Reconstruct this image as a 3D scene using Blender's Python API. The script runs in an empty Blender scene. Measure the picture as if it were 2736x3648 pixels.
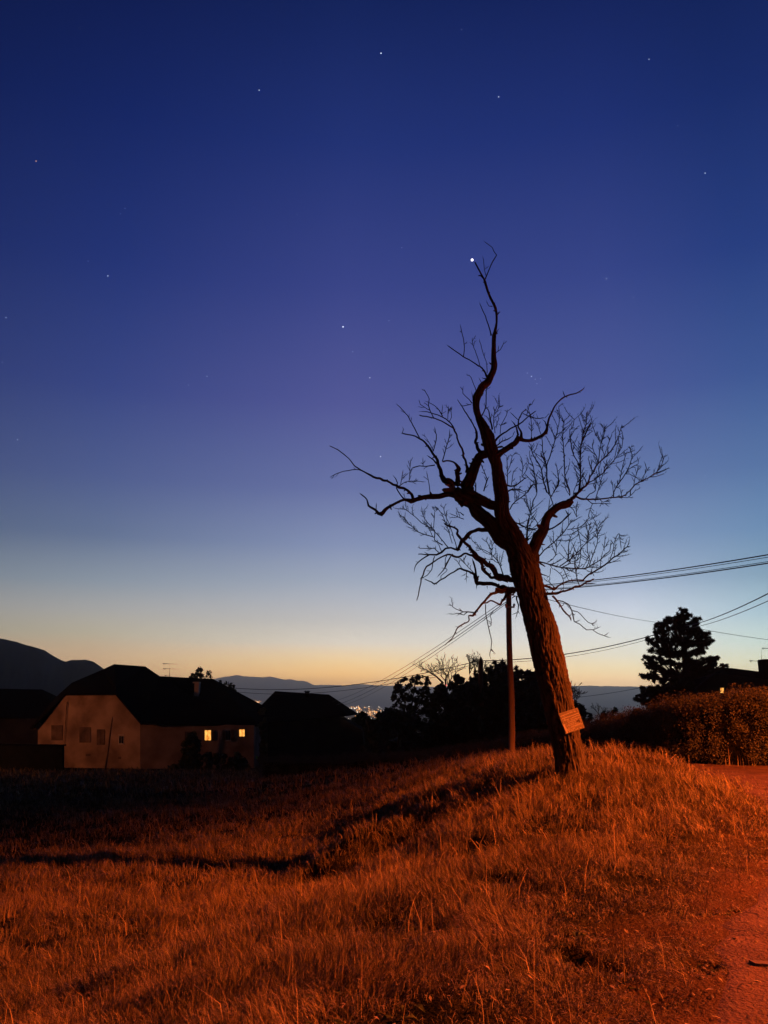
import bpy, math, random
import numpy as np
from mathutils import Vector
C = bpy.context.scene.collection
S = bpy.context.scene
random.seed(7); rng = np.random.default_rng(7)
R = math.radians

# ------------------------------------------------------------------ camera
F, PITCH, CX, CY, CAMZ = 2850.0, R(13.3), 1368.0, 1824.0, 1.6
cam = bpy.data.cameras.new('camera'); co = bpy.data.objects.new('camera', cam); C.objects.link(co)
co.location = (0, 0, CAMZ); co.rotation_euler = (math.pi/2 + PITCH, 0, 0)
cam.sensor_fit = 'VERTICAL'; cam.sensor_height = 36; cam.lens = 36*F/3648
cam.clip_start = 0.1; cam.clip_end = 60000
S.camera = co
cp, sp = math.cos(PITCH), math.sin(PITCH)
def P(px, py, Y):
    """world point seen at photo pixel (px,py) and standing Y metres ahead"""
    u = (px-CX)/F; v = (py-CY)/F
    d = (u, cp+v*sp, sp-v*cp); k = Y/d[1]
    return Vector((d[0]*k, Y, CAMZ+d[2]*k))
def M(Y, px=1):  # metres per photo pixel
    return px*Y/F

# ------------------------------------------------------------------ view / sky
S.view_settings.view_transform = 'Standard'; S.view_settings.look = 'None'
S.view_settings.exposure = 0; S.view_settings.gamma = 1
S.render.engine = 'CYCLES'
def lin(c):
    return tuple(((x/255)/12.92 if x/255 <= .04045 else ((x/255+.055)/1.055)**2.4) for x in c) + (1,)
w = bpy.data.worlds.new('World'); S.world = w; w.use_nodes = True
nt = w.node_tree; nt.nodes.clear()
def N(nt, t, **k):
    n = nt.nodes.new(t)
    for a, b in k.items(): setattr(n, a, b)
    return n
def L(nt, a, b): nt.links.new(a, b)
def math_(nt, op, a, b=None, clamp=False):
    n = N(nt, 'ShaderNodeMath', operation=op); n.use_clamp = clamp
    for i, v in enumerate((a, b)):
        if v is None: continue
        if isinstance(v, (int, float)): n.inputs[i].default_value = v
        else: L(nt, v, n.inputs[i])
    return n.outputs[0]
tc = N(nt, 'ShaderNodeTexCoord'); sx = N(nt, 'ShaderNodeSeparateXYZ'); L(nt, tc.outputs['Generated'], sx.inputs[0])
el = math_(nt, 'MULTIPLY', math_(nt, 'ARCSINE', sx.outputs[2]), 180/math.pi)
az = math_(nt, 'MULTIPLY', math_(nt, 'ARCTAN2', sx.outputs[0], sx.outputs[1]), 180/math.pi)
fe = math_(nt, 'DIVIDE', math_(nt, 'ADD', el, 0), 60, True)
def ramp(stops):
    r = N(nt, 'ShaderNodeValToRGB'); r.color_ramp.interpolation = 'LINEAR'
    e = r.color_ramp.elements
    while len(e) > 1: e.remove(e[-1])
    e[0].position = 0; e[0].color = tuple(x/4 for x in stops[0][1])+(1,)
    for d, c in stops[1:]:
        q = e.new(d/60); q.color = tuple(x/4 for x in c)+(1,)
    L(nt, fe, r.inputs[0]); return r.outputs[0]
# stops: (elevation in degrees, linear radiance); None-free, one ramp per azimuth
def hi(*st): return [(d, lin(c)[:3]) for d, c in st]
SKY_C = [(0,(2.5,1.2,.30)),(1.7,(2.2,1.22,.36)),(2.6,(1.6,1.08,.48)),(4,(1.0,.90,.74)),(5.5,(.68,.66,.63)),(7,(.52,.55,.61))]+hi((8.5,(166,178,198)),(11,(136,151,188)),(15,(104,116,168)),(21,(82,88,152)),(29,(57,68,136)),(38,(33,50,116)),(46,(19,35,90)),(60,(6,9,26)))
SKY_R = [(0,(3.2,2.0,.9)),(1.3,(3.0,1.95,.9)),(2,(1.9,1.5,.82)),(3,(1.26,1.18,.92)),(4.4,(.95,.98,.95)),(6,(.74,.81,.92)),(7.9,(.44,.54,.73))]+hi((11,(134,156,194)),(15,(102,122,172)),(21,(76,90,154)),(29,(53,68,136)),(38,(30,48,114)),(46,(18,33,88)),(60,(6,9,24)))
SKY_RR = [(0,(2.0,1.5,.7)),(1.2,(2.0,1.5,.75)),(2.2,(1.35,1.32,.88)),(3.6,(.84,1.02,.92)),(5.5,(.49,.70,.80))]+hi((8,(138,172,196)),(11,(110,146,186)),(15,(87,118,168)),(21,(60,87,149)),(29,(37,61,128)),(38,(23,43,104)),(46,(14,30,81)),(60,(6,9,24)))
SKY_L = [(0,(1.2,.7,.3)),(2,(1.1,.68,.33)),(3.4,(.80,.58,.35)),(4.4,(.61,.54,.39)),(6,(.46,.46,.44)),(7.9,(.28,.34,.41))]+hi((11,(100,118,152)),(15,(78,94,145)),(21,(55,70,133)),(29,(35,52,118)),(38,(21,38,99)),(46,(14,27,77)),(60,(6,9,24)))
SKY_LL = [(d, tuple(x*.72 for x in c)) for d, c in SKY_L]
SKY_B = hi((0,(24,25,30)),(8,(22,24,34)),(20,(16,20,34)),(40,(9,13,28)),(60,(6,9,24)))
def mixc(f, a, b):
    m = N(nt, 'ShaderNodeMix', data_type='RGBA'); L(nt, f, m.inputs[0]); L(nt, a, m.inputs[6]); L(nt, b, m.inputs[7]); return m.outputs[2]
def smooth(v, a, b):
    n = N(nt, 'ShaderNodeMapRange', interpolation_type='SMOOTHSTEP'); L(nt, v, n.inputs[0])
    n.inputs[1].default_value = a; n.inputs[2].default_value = b; return n.outputs[0]
c = ramp(SKY_C)
def lerpaz(a, b):
    n = N(nt, 'ShaderNodeMapRange'); L(nt, az, n.inputs[0]); n.inputs[1].default_value = a; n.inputs[2].default_value = b; return n.outputs[0]
c = mixc(lerpaz(-3, -20), c, ramp(SKY_L)); c = mixc(lerpaz(-20, -31), c, ramp(SKY_LL))
c = mixc(lerpaz(-3, 17), c, ramp(SKY_R)); c = mixc(lerpaz(17, 26), c, ramp(SKY_RR))
absaz = math_(nt, 'ABSOLUTE', az)
c = mixc(smooth(absaz, 32, 95), c, ramp(SKY_B))
bg = N(nt, 'ShaderNodeBackground'); L(nt, c, bg.inputs[0]); bg.inputs[1].default_value = 4.0
ow = N(nt, 'ShaderNodeOutputWorld'); L(nt, bg.outputs[0], ow.inputs[0])

LAMP_POS = Vector((15.2, 7.3, 7.3))
LAMP_W = 48000
LAMP_COL = (1.0, 0.142, 0.018)

# ------------------------------------------------------------------ helpers
def tag(o, label=None, cat=None, group=None, kind=None):
    if label: o['label'] = label
    if cat: o['category'] = cat
    if group: o['group'] = group
    if kind: o['kind'] = kind
    return o
def empty(name, loc):
    o = bpy.data.objects.new(name, None); o.location = loc; C.objects.link(o); o.empty_display_size = .1
    return o
def mk(name, verts, faces, m, parent=None, smooth=False, attr=None):
    me = bpy.data.meshes.new(name)
    if isinstance(verts, np.ndarray) and isinstance(faces, np.ndarray):
        n, k = faces.shape
        me.vertices.add(len(verts)); me.vertices.foreach_set('co', verts.astype(np.float32).ravel())
        me.loops.add(n*k); me.loops.foreach_set('vertex_index', faces.astype(np.int32).ravel())
        me.polygons.add(n); me.polygons.foreach_set('loop_start', np.arange(0, n*k, k, dtype=np.int32))
        me.polygons.foreach_set('loop_total', np.full(n, k, dtype=np.int32))
        me.update(calc_edges=True)
    else:
        me.from_pydata([tuple(v) for v in verts], [], [tuple(f) for f in faces]); me.update()
    if smooth: me.polygons.foreach_set('use_smooth', np.ones(len(me.polygons), dtype=bool))
    if attr is not None:
        a = me.attributes.new('rnd', 'FLOAT', 'POINT'); a.data.foreach_set('value', attr.astype(np.float32))
    if m: me.materials.append(m)
    o = bpy.data.objects.new(name, me); C.objects.link(o)
    if parent:
        o.parent = parent; pt = parent; off = Vector((0, 0, 0))
        while pt is not None: off += pt.location; pt = pt.parent
        o.location = -off
    return o
def mat(name, col, rough=.8, col2=None, scale=5.0, bump=0.0, bscale=None, vec='Object', stretch=(1,1,1), spec=.3, attr=False, detail=6, emit=None, es=1.0, trans=0.0):
    m = bpy.data.materials.new(name); m.use_nodes = True; t = m.node_tree
    b = t.nodes['Principled BSDF']; b.inputs['Roughness'].default_value = rough
    b.inputs['Specular IOR Level'].default_value = spec
    b.inputs['Base Color'].default_value = (*col, 1)
    if emit:
        b.inputs['Emission Color'].default_value = (*emit, 1); b.inputs['Emission Strength'].default_value = es
    cn = N(t, 'ShaderNodeTexCoord'); mp = N(t, 'ShaderNodeMapping'); mp.inputs['Scale'].default_value = stretch
    L(t, cn.outputs[vec], mp.inputs[0])
    if col2:
        if attr:
            a = N(t, 'ShaderNodeAttribute', attribute_name='rnd'); f = a.outputs['Fac']
        else:
            nz = N(t, 'ShaderNodeTexNoise'); nz.inputs['Scale'].default_value = scale; nz.inputs['Detail'].default_value = detail
            L(t, mp.outputs[0], nz.inputs['Vector'])
            mr = N(t, 'ShaderNodeMapRange'); mr.inputs[1].default_value = .35; mr.inputs[2].default_value = .65
            L(t, nz.outputs['Fac'], mr.inputs[0]); f = mr.outputs[0]
        mx = N(t, 'ShaderNodeMix', data_type='RGBA'); L(t, f, mx.inputs[0])
        mx.inputs[6].default_value = (*col, 1); mx.inputs[7].default_value = (*col2, 1)
        L(t, mx.outputs[2], b.inputs['Base Color'])
    if bump:
        n2 = N(t, 'ShaderNodeTexNoise'); n2.inputs['Scale'].default_value = bscale or scale*3; n2.inputs['Detail'].default_value = 8
        L(t, mp.outputs[0], n2.inputs['Vector'])
        bp = N(t, 'ShaderNodeBump'); bp.inputs['Strength'].default_value = 1; bp.inputs['Distance'].default_value = bump
        L(t, n2.outputs['Fac'], bp.inputs['Height']); L(t, bp.outputs[0], b.inputs['Normal'])
    return m
def vhash(i, j, s):
    v = np.sin(i*127.1+j*311.7+s*74.7)*43758.5453
    return v-np.floor(v)
def vnoise(x, y, s=0):
    x = np.asarray(x, float); y = np.asarray(y, float)
    i = np.floor(x); j = np.floor(y); a = x-i; b = y-j; a = a*a*(3-2*a); b = b*b*(3-2*b)
    return (vhash(i,j,s)*(1-a)+vhash(i+1,j,s)*a)*(1-b)+(vhash(i,j+1,s)*(1-a)+vhash(i+1,j+1,s)*a)*b
def fbm(x, y, s=0, o=3):
    t = 0; k = 1; n = 0
    for q in range(o): t = t+vnoise(x*2**q, y*2**q, s+q)*k; n += k; k *= .5
    return t/n
def sstep(u): u = np.clip(u, 0, 1); return u*u*(3-2*u)

# ------------------------------------------------------------------ ground
RY = [-60, 0, 3.3, 4.56, 5.28, 6.05, 7.04, 7.85, 10, 13.6, 17, 19.3, 21.6, 60]
RX = [-3, .3, 1.0, 1.62, 2.03, 2.27, 2.97, 3.43, 4.55, 6.1, 7.0, 7.3, 7.4, 12]
def road_edge(y): return np.interp(y, RY, RX)
HOLES = []
for (px_, py_, r_, z_) in [(1797,3269,58,-.35),(1700,3275,40,-.4),(2011,3426,46,-.12),(2077,3525,56,-.12),(2184,3533,40,-.1),(2316,3599,48,-.05),(2522,3442,34,0),(1566,3549,56,-.4),(2341,2774,60,.3),(2400,2790,40,.25),(2588,2824,60,.05),(2520,2800,45,.1),(2481,3013,34,0),(1516,3327,50,-.6),(651,3261,22,-1.3),(1121,3096,40,-1.2),(1130,3162,26,-1.1),(1278,2989,26,-1.2),(297,3384,26,-1.2),(2250,3560,30,-.05),(1450,3560,36,-.6),(2050,3480,40,-.1),(1960,3370,34,-.15),(2600,3250,22,0)]:
    u_ = (px_-CX)/F; v_ = (py_-CY)/F; dz_ = sp-v_*cp; t_ = (z_-CAMZ)/dz_; HOLES.append((u_*t_, (cp+v_*sp)*t_, M((cp+v_*sp)*t_, r_)*.95))
def hbase(x, y):
    x = np.asarray(x, float); y = np.asarray(y, float)
    zf = -1.1-.045*(np.clip(y, 4, 80)-6)-.032*(np.clip(y, 80, 1850)-80)
    zt = -.028*np.clip(y-22, 0, 60)-.032*(np.clip(y, 80, 1850)-80)
    yk = [-40, 0, 5, 10, 14, 18, 22, 30, 45, 80, 200]
    x0 = np.interp(y, yk, [-9, -7, -5.8, -4.0, -1.4, -2.5, -2.6, -5, -12, -10, -10])
    x1 = np.interp(y, yk, [-.6, .3, 1.0, 2.3, 3.0, 2.9, 3.0, 6, 12, 40, 60])
    t = sstep((x-x0)/(x1-x0))
    h = zf+(zt-zf)*t
    d = road_edge(y)-x                         # >0 on the grass
    rm = sstep(d/1.3)
    h = h+.50*np.exp(-((x-4.1)/2.7)**2-((y-15.6)/3.6)**2)*rm
    near = np.exp(-np.clip(y-20, 0, 500)/60)
    h = h+(fbm(x*.9, y*.9, 3)-.5)*.16*rm*near+(fbm(x*.28, y*.28, 9)-.5)*.35*rm*near*sstep((4-x)/6)
    h = h+(fbm(x*1.15, y*1.15, 77, 2)-.5)*.75*np.exp(-((x-.4)/1.7)**2-((y-18)/4)**2)
    # the field falls gently to the left; a grassy hump stands in front of the bank foot
    h = h-.085*np.clip(-x-2.6, 0, 9)*sstep((34-y)/12)*sstep((y-9)/7)
    h = h+.50*np.exp(-((x+.45)/1.05)**2-((y-15.35)/.62)**2)
    w_ = np.zeros(np.shape(h))
    for (hx_, hy_, hr_) in HOLES:
        g_ = np.exp(-(((x-hx_)/hr_)**2+((y-hy_)/(hr_*1.2))**2)**1.5); h = h-.14*g_; w_ = np.maximum(w_, g_)
    return h, rm, w_
def hz(x, y): return float(hbase(x, y)[0])
def axis(a):
    return np.array(sorted(set(np.round(a, 4))))
g = np.concatenate([np.arange(-14, 14, .16), np.sign(np.linspace(-1, 1, 90))*(14+12000*np.abs(np.linspace(-1, 1, 90))**4)])
gy = np.concatenate([np.arange(2, 26, .12), np.arange(26, 100, 1.0), 100+11500*np.linspace(0, 1, 70)**3, -np.linspace(.5, 1, 12)**3*300, np.arange(-4, 2, .5)])
X, Y = np.meshgrid(axis(g), axis(gy)); Hh, _, _ = hbase(X, Y)
inroad = (X > road_edge(Y)+1.3) & (Y < 23) & (Y > -50)
Hh = np.where(inroad, Hh-.05, Hh)
ny, nx = X.shape
idx = np.arange(nx*ny).reshape(ny, nx)
fc = np.stack([idx[:-1,:-1], idx[:-1,1:], idx[1:,1:], idx[1:,:-1]], -1).reshape(-1, 4)
m_soil = mat('soil', (.040,.034,.016), 1, (.012,.012,.006), 3, .03, 40, spec=0)
t = m_soil.node_tree; b = t.nodes['Principled BSDF']; src = b.inputs['Base Color'].links[0].from_socket
at = N(t, 'ShaderNodeAttribute', attribute_name='rnd'); mm = N(t, 'ShaderNodeMix', data_type='RGBA'); L(t, at.outputs['Fac'], mm.inputs[0]); L(t, src, mm.inputs[6]); mm.inputs[7].default_value = (.115, .066, .044, 1); L(t, mm.outputs[2], b.inputs['Base Color'])
verge = np.clip(1.15-(road_edge(Y)-X)/.9, 0, 1)*np.clip(.35+1.6*(fbm(X*2.5, Y*2.5, 81)-.3), 0, 1)*(np.abs(Y) < 60)
ground = tag(mk('ground', np.stack([X, Y, Hh], -1).reshape(-1, 3), fc, m_soil, smooth=True, attr=verge.ravel()), kind='structure')

# road sheet, following the ground 4 mm above it
ys = np.concatenate([np.arange(-50, 2, 1.5), np.arange(2, 21.95, .2)])
ts = np.linspace(0, 1, 60)**1.6*30
rows = []
for yy in ys:
    e = road_edge(yy)+.16*(vnoise(yy*3.1, 0, 31)-.5)+.05*(vnoise(yy*.9, 0, 33)-.5)
    rows.append([(e+t, yy, float(hbase(e+t, yy)[0])*0+(-.03*0)+ (0 if t > 1.2 else float(hbase(e+t, yy)[0]))*1.0+.006) for t in ts])
rv = np.array(rows).reshape(-1, 3)
rv[:, 2] = np.maximum(rv[:, 2], .004)+ (fbm(rv[:,0]*1.5, rv[:,1]*1.5, 12)-.5)*.03
edge_col = (np.arange(len(rv)) % 60) < 1; rv[edge_col, 2] = hbase(rv[edge_col, 0], rv[edge_col, 1])[0]-.008
sub_ = ((np.arange(len(rv)) % 60) > 0) & (rv[:, 0]-road_edge(rv[:, 1]) < 1.6); rv[sub_, 2] = np.maximum(rv[sub_, 2], hbase(rv[sub_, 0], rv[sub_, 1])[0]+.008)
ridx = np.arange(len(ys)*60).reshape(len(ys), 60)
rf = np.stack([ridx[:-1,:-1], ridx[:-1,1:], ridx[1:,1:], ridx[1:,:-1]], -1).reshape(-1, 4)
m_road = mat('road_surface', (.155,.088,.058), .95, (.095,.052,.036), 2.2, .025, 40, detail=10, spec=.15)
t = m_road.node_tree; b = t.nodes['Principled BSDF']; src = b.inputs['Base Color'].links[0].from_socket
vo = N(t, 'ShaderNodeTexVoronoi', feature='DISTANCE_TO_EDGE'); vo.inputs['Scale'].default_value = 1.7; cn = N(t, 'ShaderNodeTexCoord'); nz = N(t, 'ShaderNodeTexNoise'); nz.inputs['Scale'].default_value = 2.5
va = N(t, 'ShaderNodeVectorMath', operation='MULTIPLY_ADD'); L(t, nz.outputs['Color'], va.inputs[0]); va.inputs[1].default_value = (.9, .9, 0); L(t, cn.outputs['Object'], va.inputs[2]); L(t, cn.outputs['Object'], nz.inputs['Vector']); L(t, va.outputs[0], vo.inputs['Vector'])
mr = N(t, 'ShaderNodeMapRange'); mr.inputs[1].default_value = .004; mr.inputs[2].default_value = .022; mr.inputs[3].default_value = .45; L(t, vo.outputs['Distance'], mr.inputs[0])
mm = N(t, 'ShaderNodeMix', data_type='RGBA', blend_type='MULTIPLY'); mm.inputs[0].default_value = 1; L(t, src, mm.inputs[6]); L(t, mr.outputs[0], mm.inputs[7]); L(t, mm.outputs[2], b.inputs['Base Color'])
road = tag(mk('road', rv, rf, m_road, smooth=True), kind='structure')

# ------------------------------------------------------------------ grass
m_grass = mat('grass_blades', (.062,.060,.020), .6, (.37,.27,.13), attr=True, spec=.2)
def blades(x, y, length, width, lean, rnd, z=None):
    n = len(x); z = hbase(x, y)[0]-.02 if z is None else z
    th = rng.uniform(0, 2*np.pi, n)
    # most blades lean with the slope and the wind, to the left and down
    ca = (fbm(x*1.3, y*1.3, 51, 2)-.5)*14+(fbm(x*.35, y*.35, 57, 2)-.5)*6
    ax = np.cos(ca)*.75-.25+rng.normal(0, .55, n); ay = np.sin(ca)*.75+rng.normal(0, .55, n)
    an = np.sqrt(ax*ax+ay*ay)+1e-6; dx, dy = ax/an, ay/an
    wx, wy = np.cos(th)*width/2, np.sin(th)*width/2
    V = np.zeros((n, 7, 3)); ts_ = [0, .38, .72, 1]
    for k, t in enumerate(ts_):
        a = lean*(.35+.65*t)*t
        hx = np.sin(a)*length*t; hzv = np.cos(a)*length*t
        cx_, cy_, cz_ = x+dx*hx, y+dy*hx, z+hzv
        wd = [1, .85, .55, 0][k]
        if k < 3:
            V[:, 2*k] = np.stack([cx_-wx*wd, cy_-wy*wd, cz_], -1); V[:, 2*k+1] = np.stack([cx_+wx*wd, cy_+wy*wd, cz_], -1)
        else: V[:, 6] = np.stack([cx_, cy_, cz_], -1)
    b = (np.arange(n)*7)[:, None]
    tris = np.concatenate([b+np.array([[0,1,3]]), b+np.array([[0,3,2]]), b+np.array([[2,3,5]]), b+np.array([[2,5,4]]), b+np.array([[4,5,6]])])
    return V.reshape(-1, 3), tris, np.repeat(rnd, 7)
def scatter(y0, y1, dens, wid, lscale):
    xa, xb = -.62*y1-1.5, .60*y1+1
    n = int((xb-xa)*(y1-y0)*dens)
    x = rng.uniform(xa, xb, n); y = rng.uniform(y0, y1, n)
    k = (np.abs(x) < .60*y+1.5) & (x < road_edge(y)+.75)
    x, y = x[k], y[k]
    _, rm, dw = hbase(x, y)
    e = road_edge(y)-x
    p = np.clip((e+.75)/1.25, 0.0, 1)**1.6
    clump = .5*fbm(x*2.6, y*2.6, 41, 2)+.5*fbm(x*1.1, y*1.1, 43, 2); big = fbm(x*.5, y*.5, 44, 2)
    p = p*np.clip(.20+3.0*(clump-.33), .05, 1)*(1-np.clip(dw*2.2, 0, .97))
    worn = np.clip((big-.5)*5, 0, 1)*np.clip(1.6-e, 0, 1)
    p = p*(1-.45*worn)
    k = rng.random(len(x)) < p
    x, y = x[k], y[k]; clump = clump[k]; e = e[k]; big = big[k]
    top = np.exp(-((x-3.8)/3.2)**2-((y-16.6)/3.0)**2)
    ln = (.10+.20*rng.random(len(x))**1.2+.45*(clump-.45))*lscale*(.55+.45*np.clip(e/1.6, 0, 1))*(1+.35*top)
    mat_ = np.clip(1-e/3.2, 0, 1)*np.clip((11-y)/3, 0, 1)
    ln = np.clip(ln*(1-.45*mat_), .035, None)*.88
    straw = np.clip(rng.normal(.30+.5*(big-.5), .28, len(x)), 0, 1)
    straw = np.where(rng.random(len(x)) < .05, rng.uniform(.9, 1.25, len(x)), straw)
    lean = np.abs(rng.normal(.95+.5*mat_, .6, len(x)))+.25*np.clip(1-e/2, 0, 1)
    return blades(x, y, ln, wid*rng.uniform(.7, 1.6, len(x)), lean, straw)
parts = [scatter(3.2, 6.5, 9000, .0030, .74), scatter(6.5, 10, 4600, .0039, .8), scatter(10, 15, 2300, .0058, .9), scatter(15, 22, 950, .009, 1.05), scatter(22, 36, 130, .018, 1.1), scatter(36, 68, 22, .04, 1.6)]
vs, fs, at_ = [], [], []; off = 0
for v, f, a in parts:
    vs.append(v); fs.append(f+off); at_.append(a); off += len(v)
grass = tag(mk('grass', np.concatenate(vs), np.concatenate(fs), m_grass, attr=np.concatenate(at_)), kind='stuff')
# long pale stalks standing and lying in the grass
n = 750
y = 3.6+15*rng.random(n)**1.3; x = rng.uniform(-.55, .5, n)*y
k = x < road_edge(y)-.1; x, y = x[k], y[k]
v, f, a = blades(x, y, rng.uniform(.25, .5, len(x)), np.interp(y, [4, 16], [.004, .011]), np.abs(rng.normal(.7, .5, len(x))), np.full(len(x), 1.1))
tag(mk('dry_grass_stalks', v, f, m_grass, attr=a), kind='stuff')

n = 700; y = 3.8+12*rng.random(n)**1.2; x = rng.uniform(-.52, .46, n)*y; k = x < road_edge(y)-.3; x, y = x[k], y[k]; n = len(x)
z = hbase(x, y)[0]; hh = rng.uniform(.16, .36, n); lx, ly = rng.normal(-.05, .07, n), rng.normal(0, .06, n); wd = np.interp(y, [4, 16], [.0012, .003]); sh_ = rng.uniform(.018, .045, n); sw_ = wd*2.6
def q3(a, b, c): return np.stack([a, b, c], -1)
V = np.stack([q3(x-wd, y, z), q3(x+wd, y, z), q3(x+lx+wd*.6, y+ly, z+hh), q3(x+lx-wd*.6, y+ly, z+hh),
 q3(x+lx, y+ly, z+hh-.004), q3(x+lx*1.12+sw_, y+ly, z+hh+sh_*.45), q3(x+lx*1.3, y+ly*1.2, z+hh+sh_), q3(x+lx*1.12-sw_, y+ly, z+hh+sh_*.45)], 1).reshape(-1, 3)
b_ = (np.arange(n)*8)[:, None]; fq = np.concatenate([b_+np.array([[0,1,2,3]]), b_+np.array([[4,5,6,7]])])
tag(mk('grass_seed_heads', V, fq, m_grass, attr=np.repeat(rng.uniform(.3, 1.1, n), 8)), kind='stuff')
# dead leaves, broad weeds and grit
n = 1500; y = rng.uniform(3.4, 13, n); x = rng.uniform(-.5, .52, n)*y; e_ = road_edge(y)-x
k = rng.random(n) < np.where(e_ < 1.6, .9, .35); x, y = x[k], y[k]; n = len(x); z = hbase(x, y)[0]+np.where(road_edge(y)-x > .2, rng.uniform(.02, .12, n), .012)
th = rng.uniform(0, 6.28, n); L_ = rng.uniform(.010, .028, n); W_ = L_*rng.uniform(.2, .5, n); tz = rng.normal(0, .35, n)
ct, st_ = np.cos(th), np.sin(th)
V = np.stack([np.stack([x-ct*L_, y-st_*L_, z-tz*L_], -1), np.stack([x+st_*W_, y-ct*W_, z+.35*W_], -1), np.stack([x+ct*L_, y+st_*L_, z+tz*L_], -1), np.stack([x-st_*W_, y+ct*W_, z+.35*W_], -1)], 1).reshape(-1, 3)
m_dead = mat('dead_leaf', (.13,.09,.05), .9, (.36,.27,.15), attr=True)
tag(mk('fallen_leaves', V, np.arange(n*4).reshape(n, 4), m_dead, attr=np.repeat(rng.random(n), 4)), kind='stuff')
vs, fs = [], []; n0 = 0
for (hx_, hy_, hr_) in HOLES+[(rng.uniform(-.4, .4)*q, q, .12) for q in rng.uniform(4, 12, 25)]:
    if hx_ > road_edge(hy_)+.1: continue
    for k in range(int(rng.integers(5, 10))):
        a_ = rng.uniform(0, 6.28); l_ = rng.uniform(.04, .085); w_ = l_*.28; c0 = np.array([hx_+rng.normal(0, hr_*.6), hy_+rng.normal(0, hr_*.6)]); c0 = np.array([c0[0], c0[1], float(hbase(c0[0], c0[1])[0])+.02])
        d = np.array([math.cos(a_), math.sin(a_), .55]); sd = np.array([-math.sin(a_), math.cos(a_), 0])
        pr = [c0, c0+d*l_*.45+sd*w_+[0,0,.01], c0+d*l_*.5, c0+d*l_*.45-sd*w_+[0,0,.01], c0+d*l_-[0,0,l_*.25]]
        vs += pr; fs += [(n0, n0+1, n0+2, n0+2), (n0, n0+2, n0+3, n0+3), (n0+1, n0+4, n0+2, n0+2), (n0+2, n0+4, n0+3, n0+3)]; n0 += 5
m_weed = mat('weed_leaf', (.035,.05,.018), .9, (.06,.07,.025), 8, spec=.1)
tag(mk('broad_weeds', vs, [f_[:3] for f_ in fs], m_weed), kind='stuff')
n = 900; y = rng.uniform(3.4, 20, n); x = road_edge(y)+rng.gamma(1.3, .6, n)-.15; r_ = rng.uniform(.005, .016, n)*np.interp(y, [4, 20], [1, 2])
V = np.stack([np.stack([x+a*r_, y+b*r_, np.full(n, .008)+c*r_*.8], -1) for a, b, c in ((1,0,0),(-1,.2,0),(0,1,.1),(.2,-1,0),(0,0,1),(0,0,-1))], 1).reshape(-1, 3)
b_ = (np.arange(n)*6)[:, None]; tr = np.concatenate([b_+np.array([q]) for q in ((0,2,4),(2,1,4),(1,3,4),(3,0,4))])
m_grit = mat('grit', (.22,.16,.12), .9, (.10,.08,.06), 40)
tag(mk('gravel', V, tr, m_grit), kind='stuff')

# ------------------------------------------------------------------ tubes
class Acc:
    def __init__(s): s.v = []; s.f = []; s.n = 0; s.a = []
    def add(s, v, f): s.v.append(v); s.f.append(f+s.n); s.n += len(v)
    def build(s, name, m, parent=None, smooth=True):
        return mk(name, np.concatenate(s.v), np.concatenate(s.f), m, parent, smooth, attr=np.concatenate(s.a))
def catmull(p, r, step):
    p = np.asarray(p, float); r = np.asarray(r, float); out = []; ro = []
    q = np.vstack([2*p[0]-p[1], p, 2*p[-1]-p[-2]])
    for i in range(len(p)-1):
        a, b, c_, d = q[i], q[i+1], q[i+2], q[i+3]
        m = max(1, int(np.linalg.norm(c_-b)/step))
        for t in np.arange(m)/m:
            out.append(.5*((2*b)+(c_-a)*t+(2*a-5*b+4*c_-d)*t*t+(3*b-a-3*c_+d)*t**3)); ro.append(r[i]*(1-t)+r[i+1]*t)
    out.append(p[-1]); ro.append(r[-1])
    return np.array(out), np.array(ro)
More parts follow.
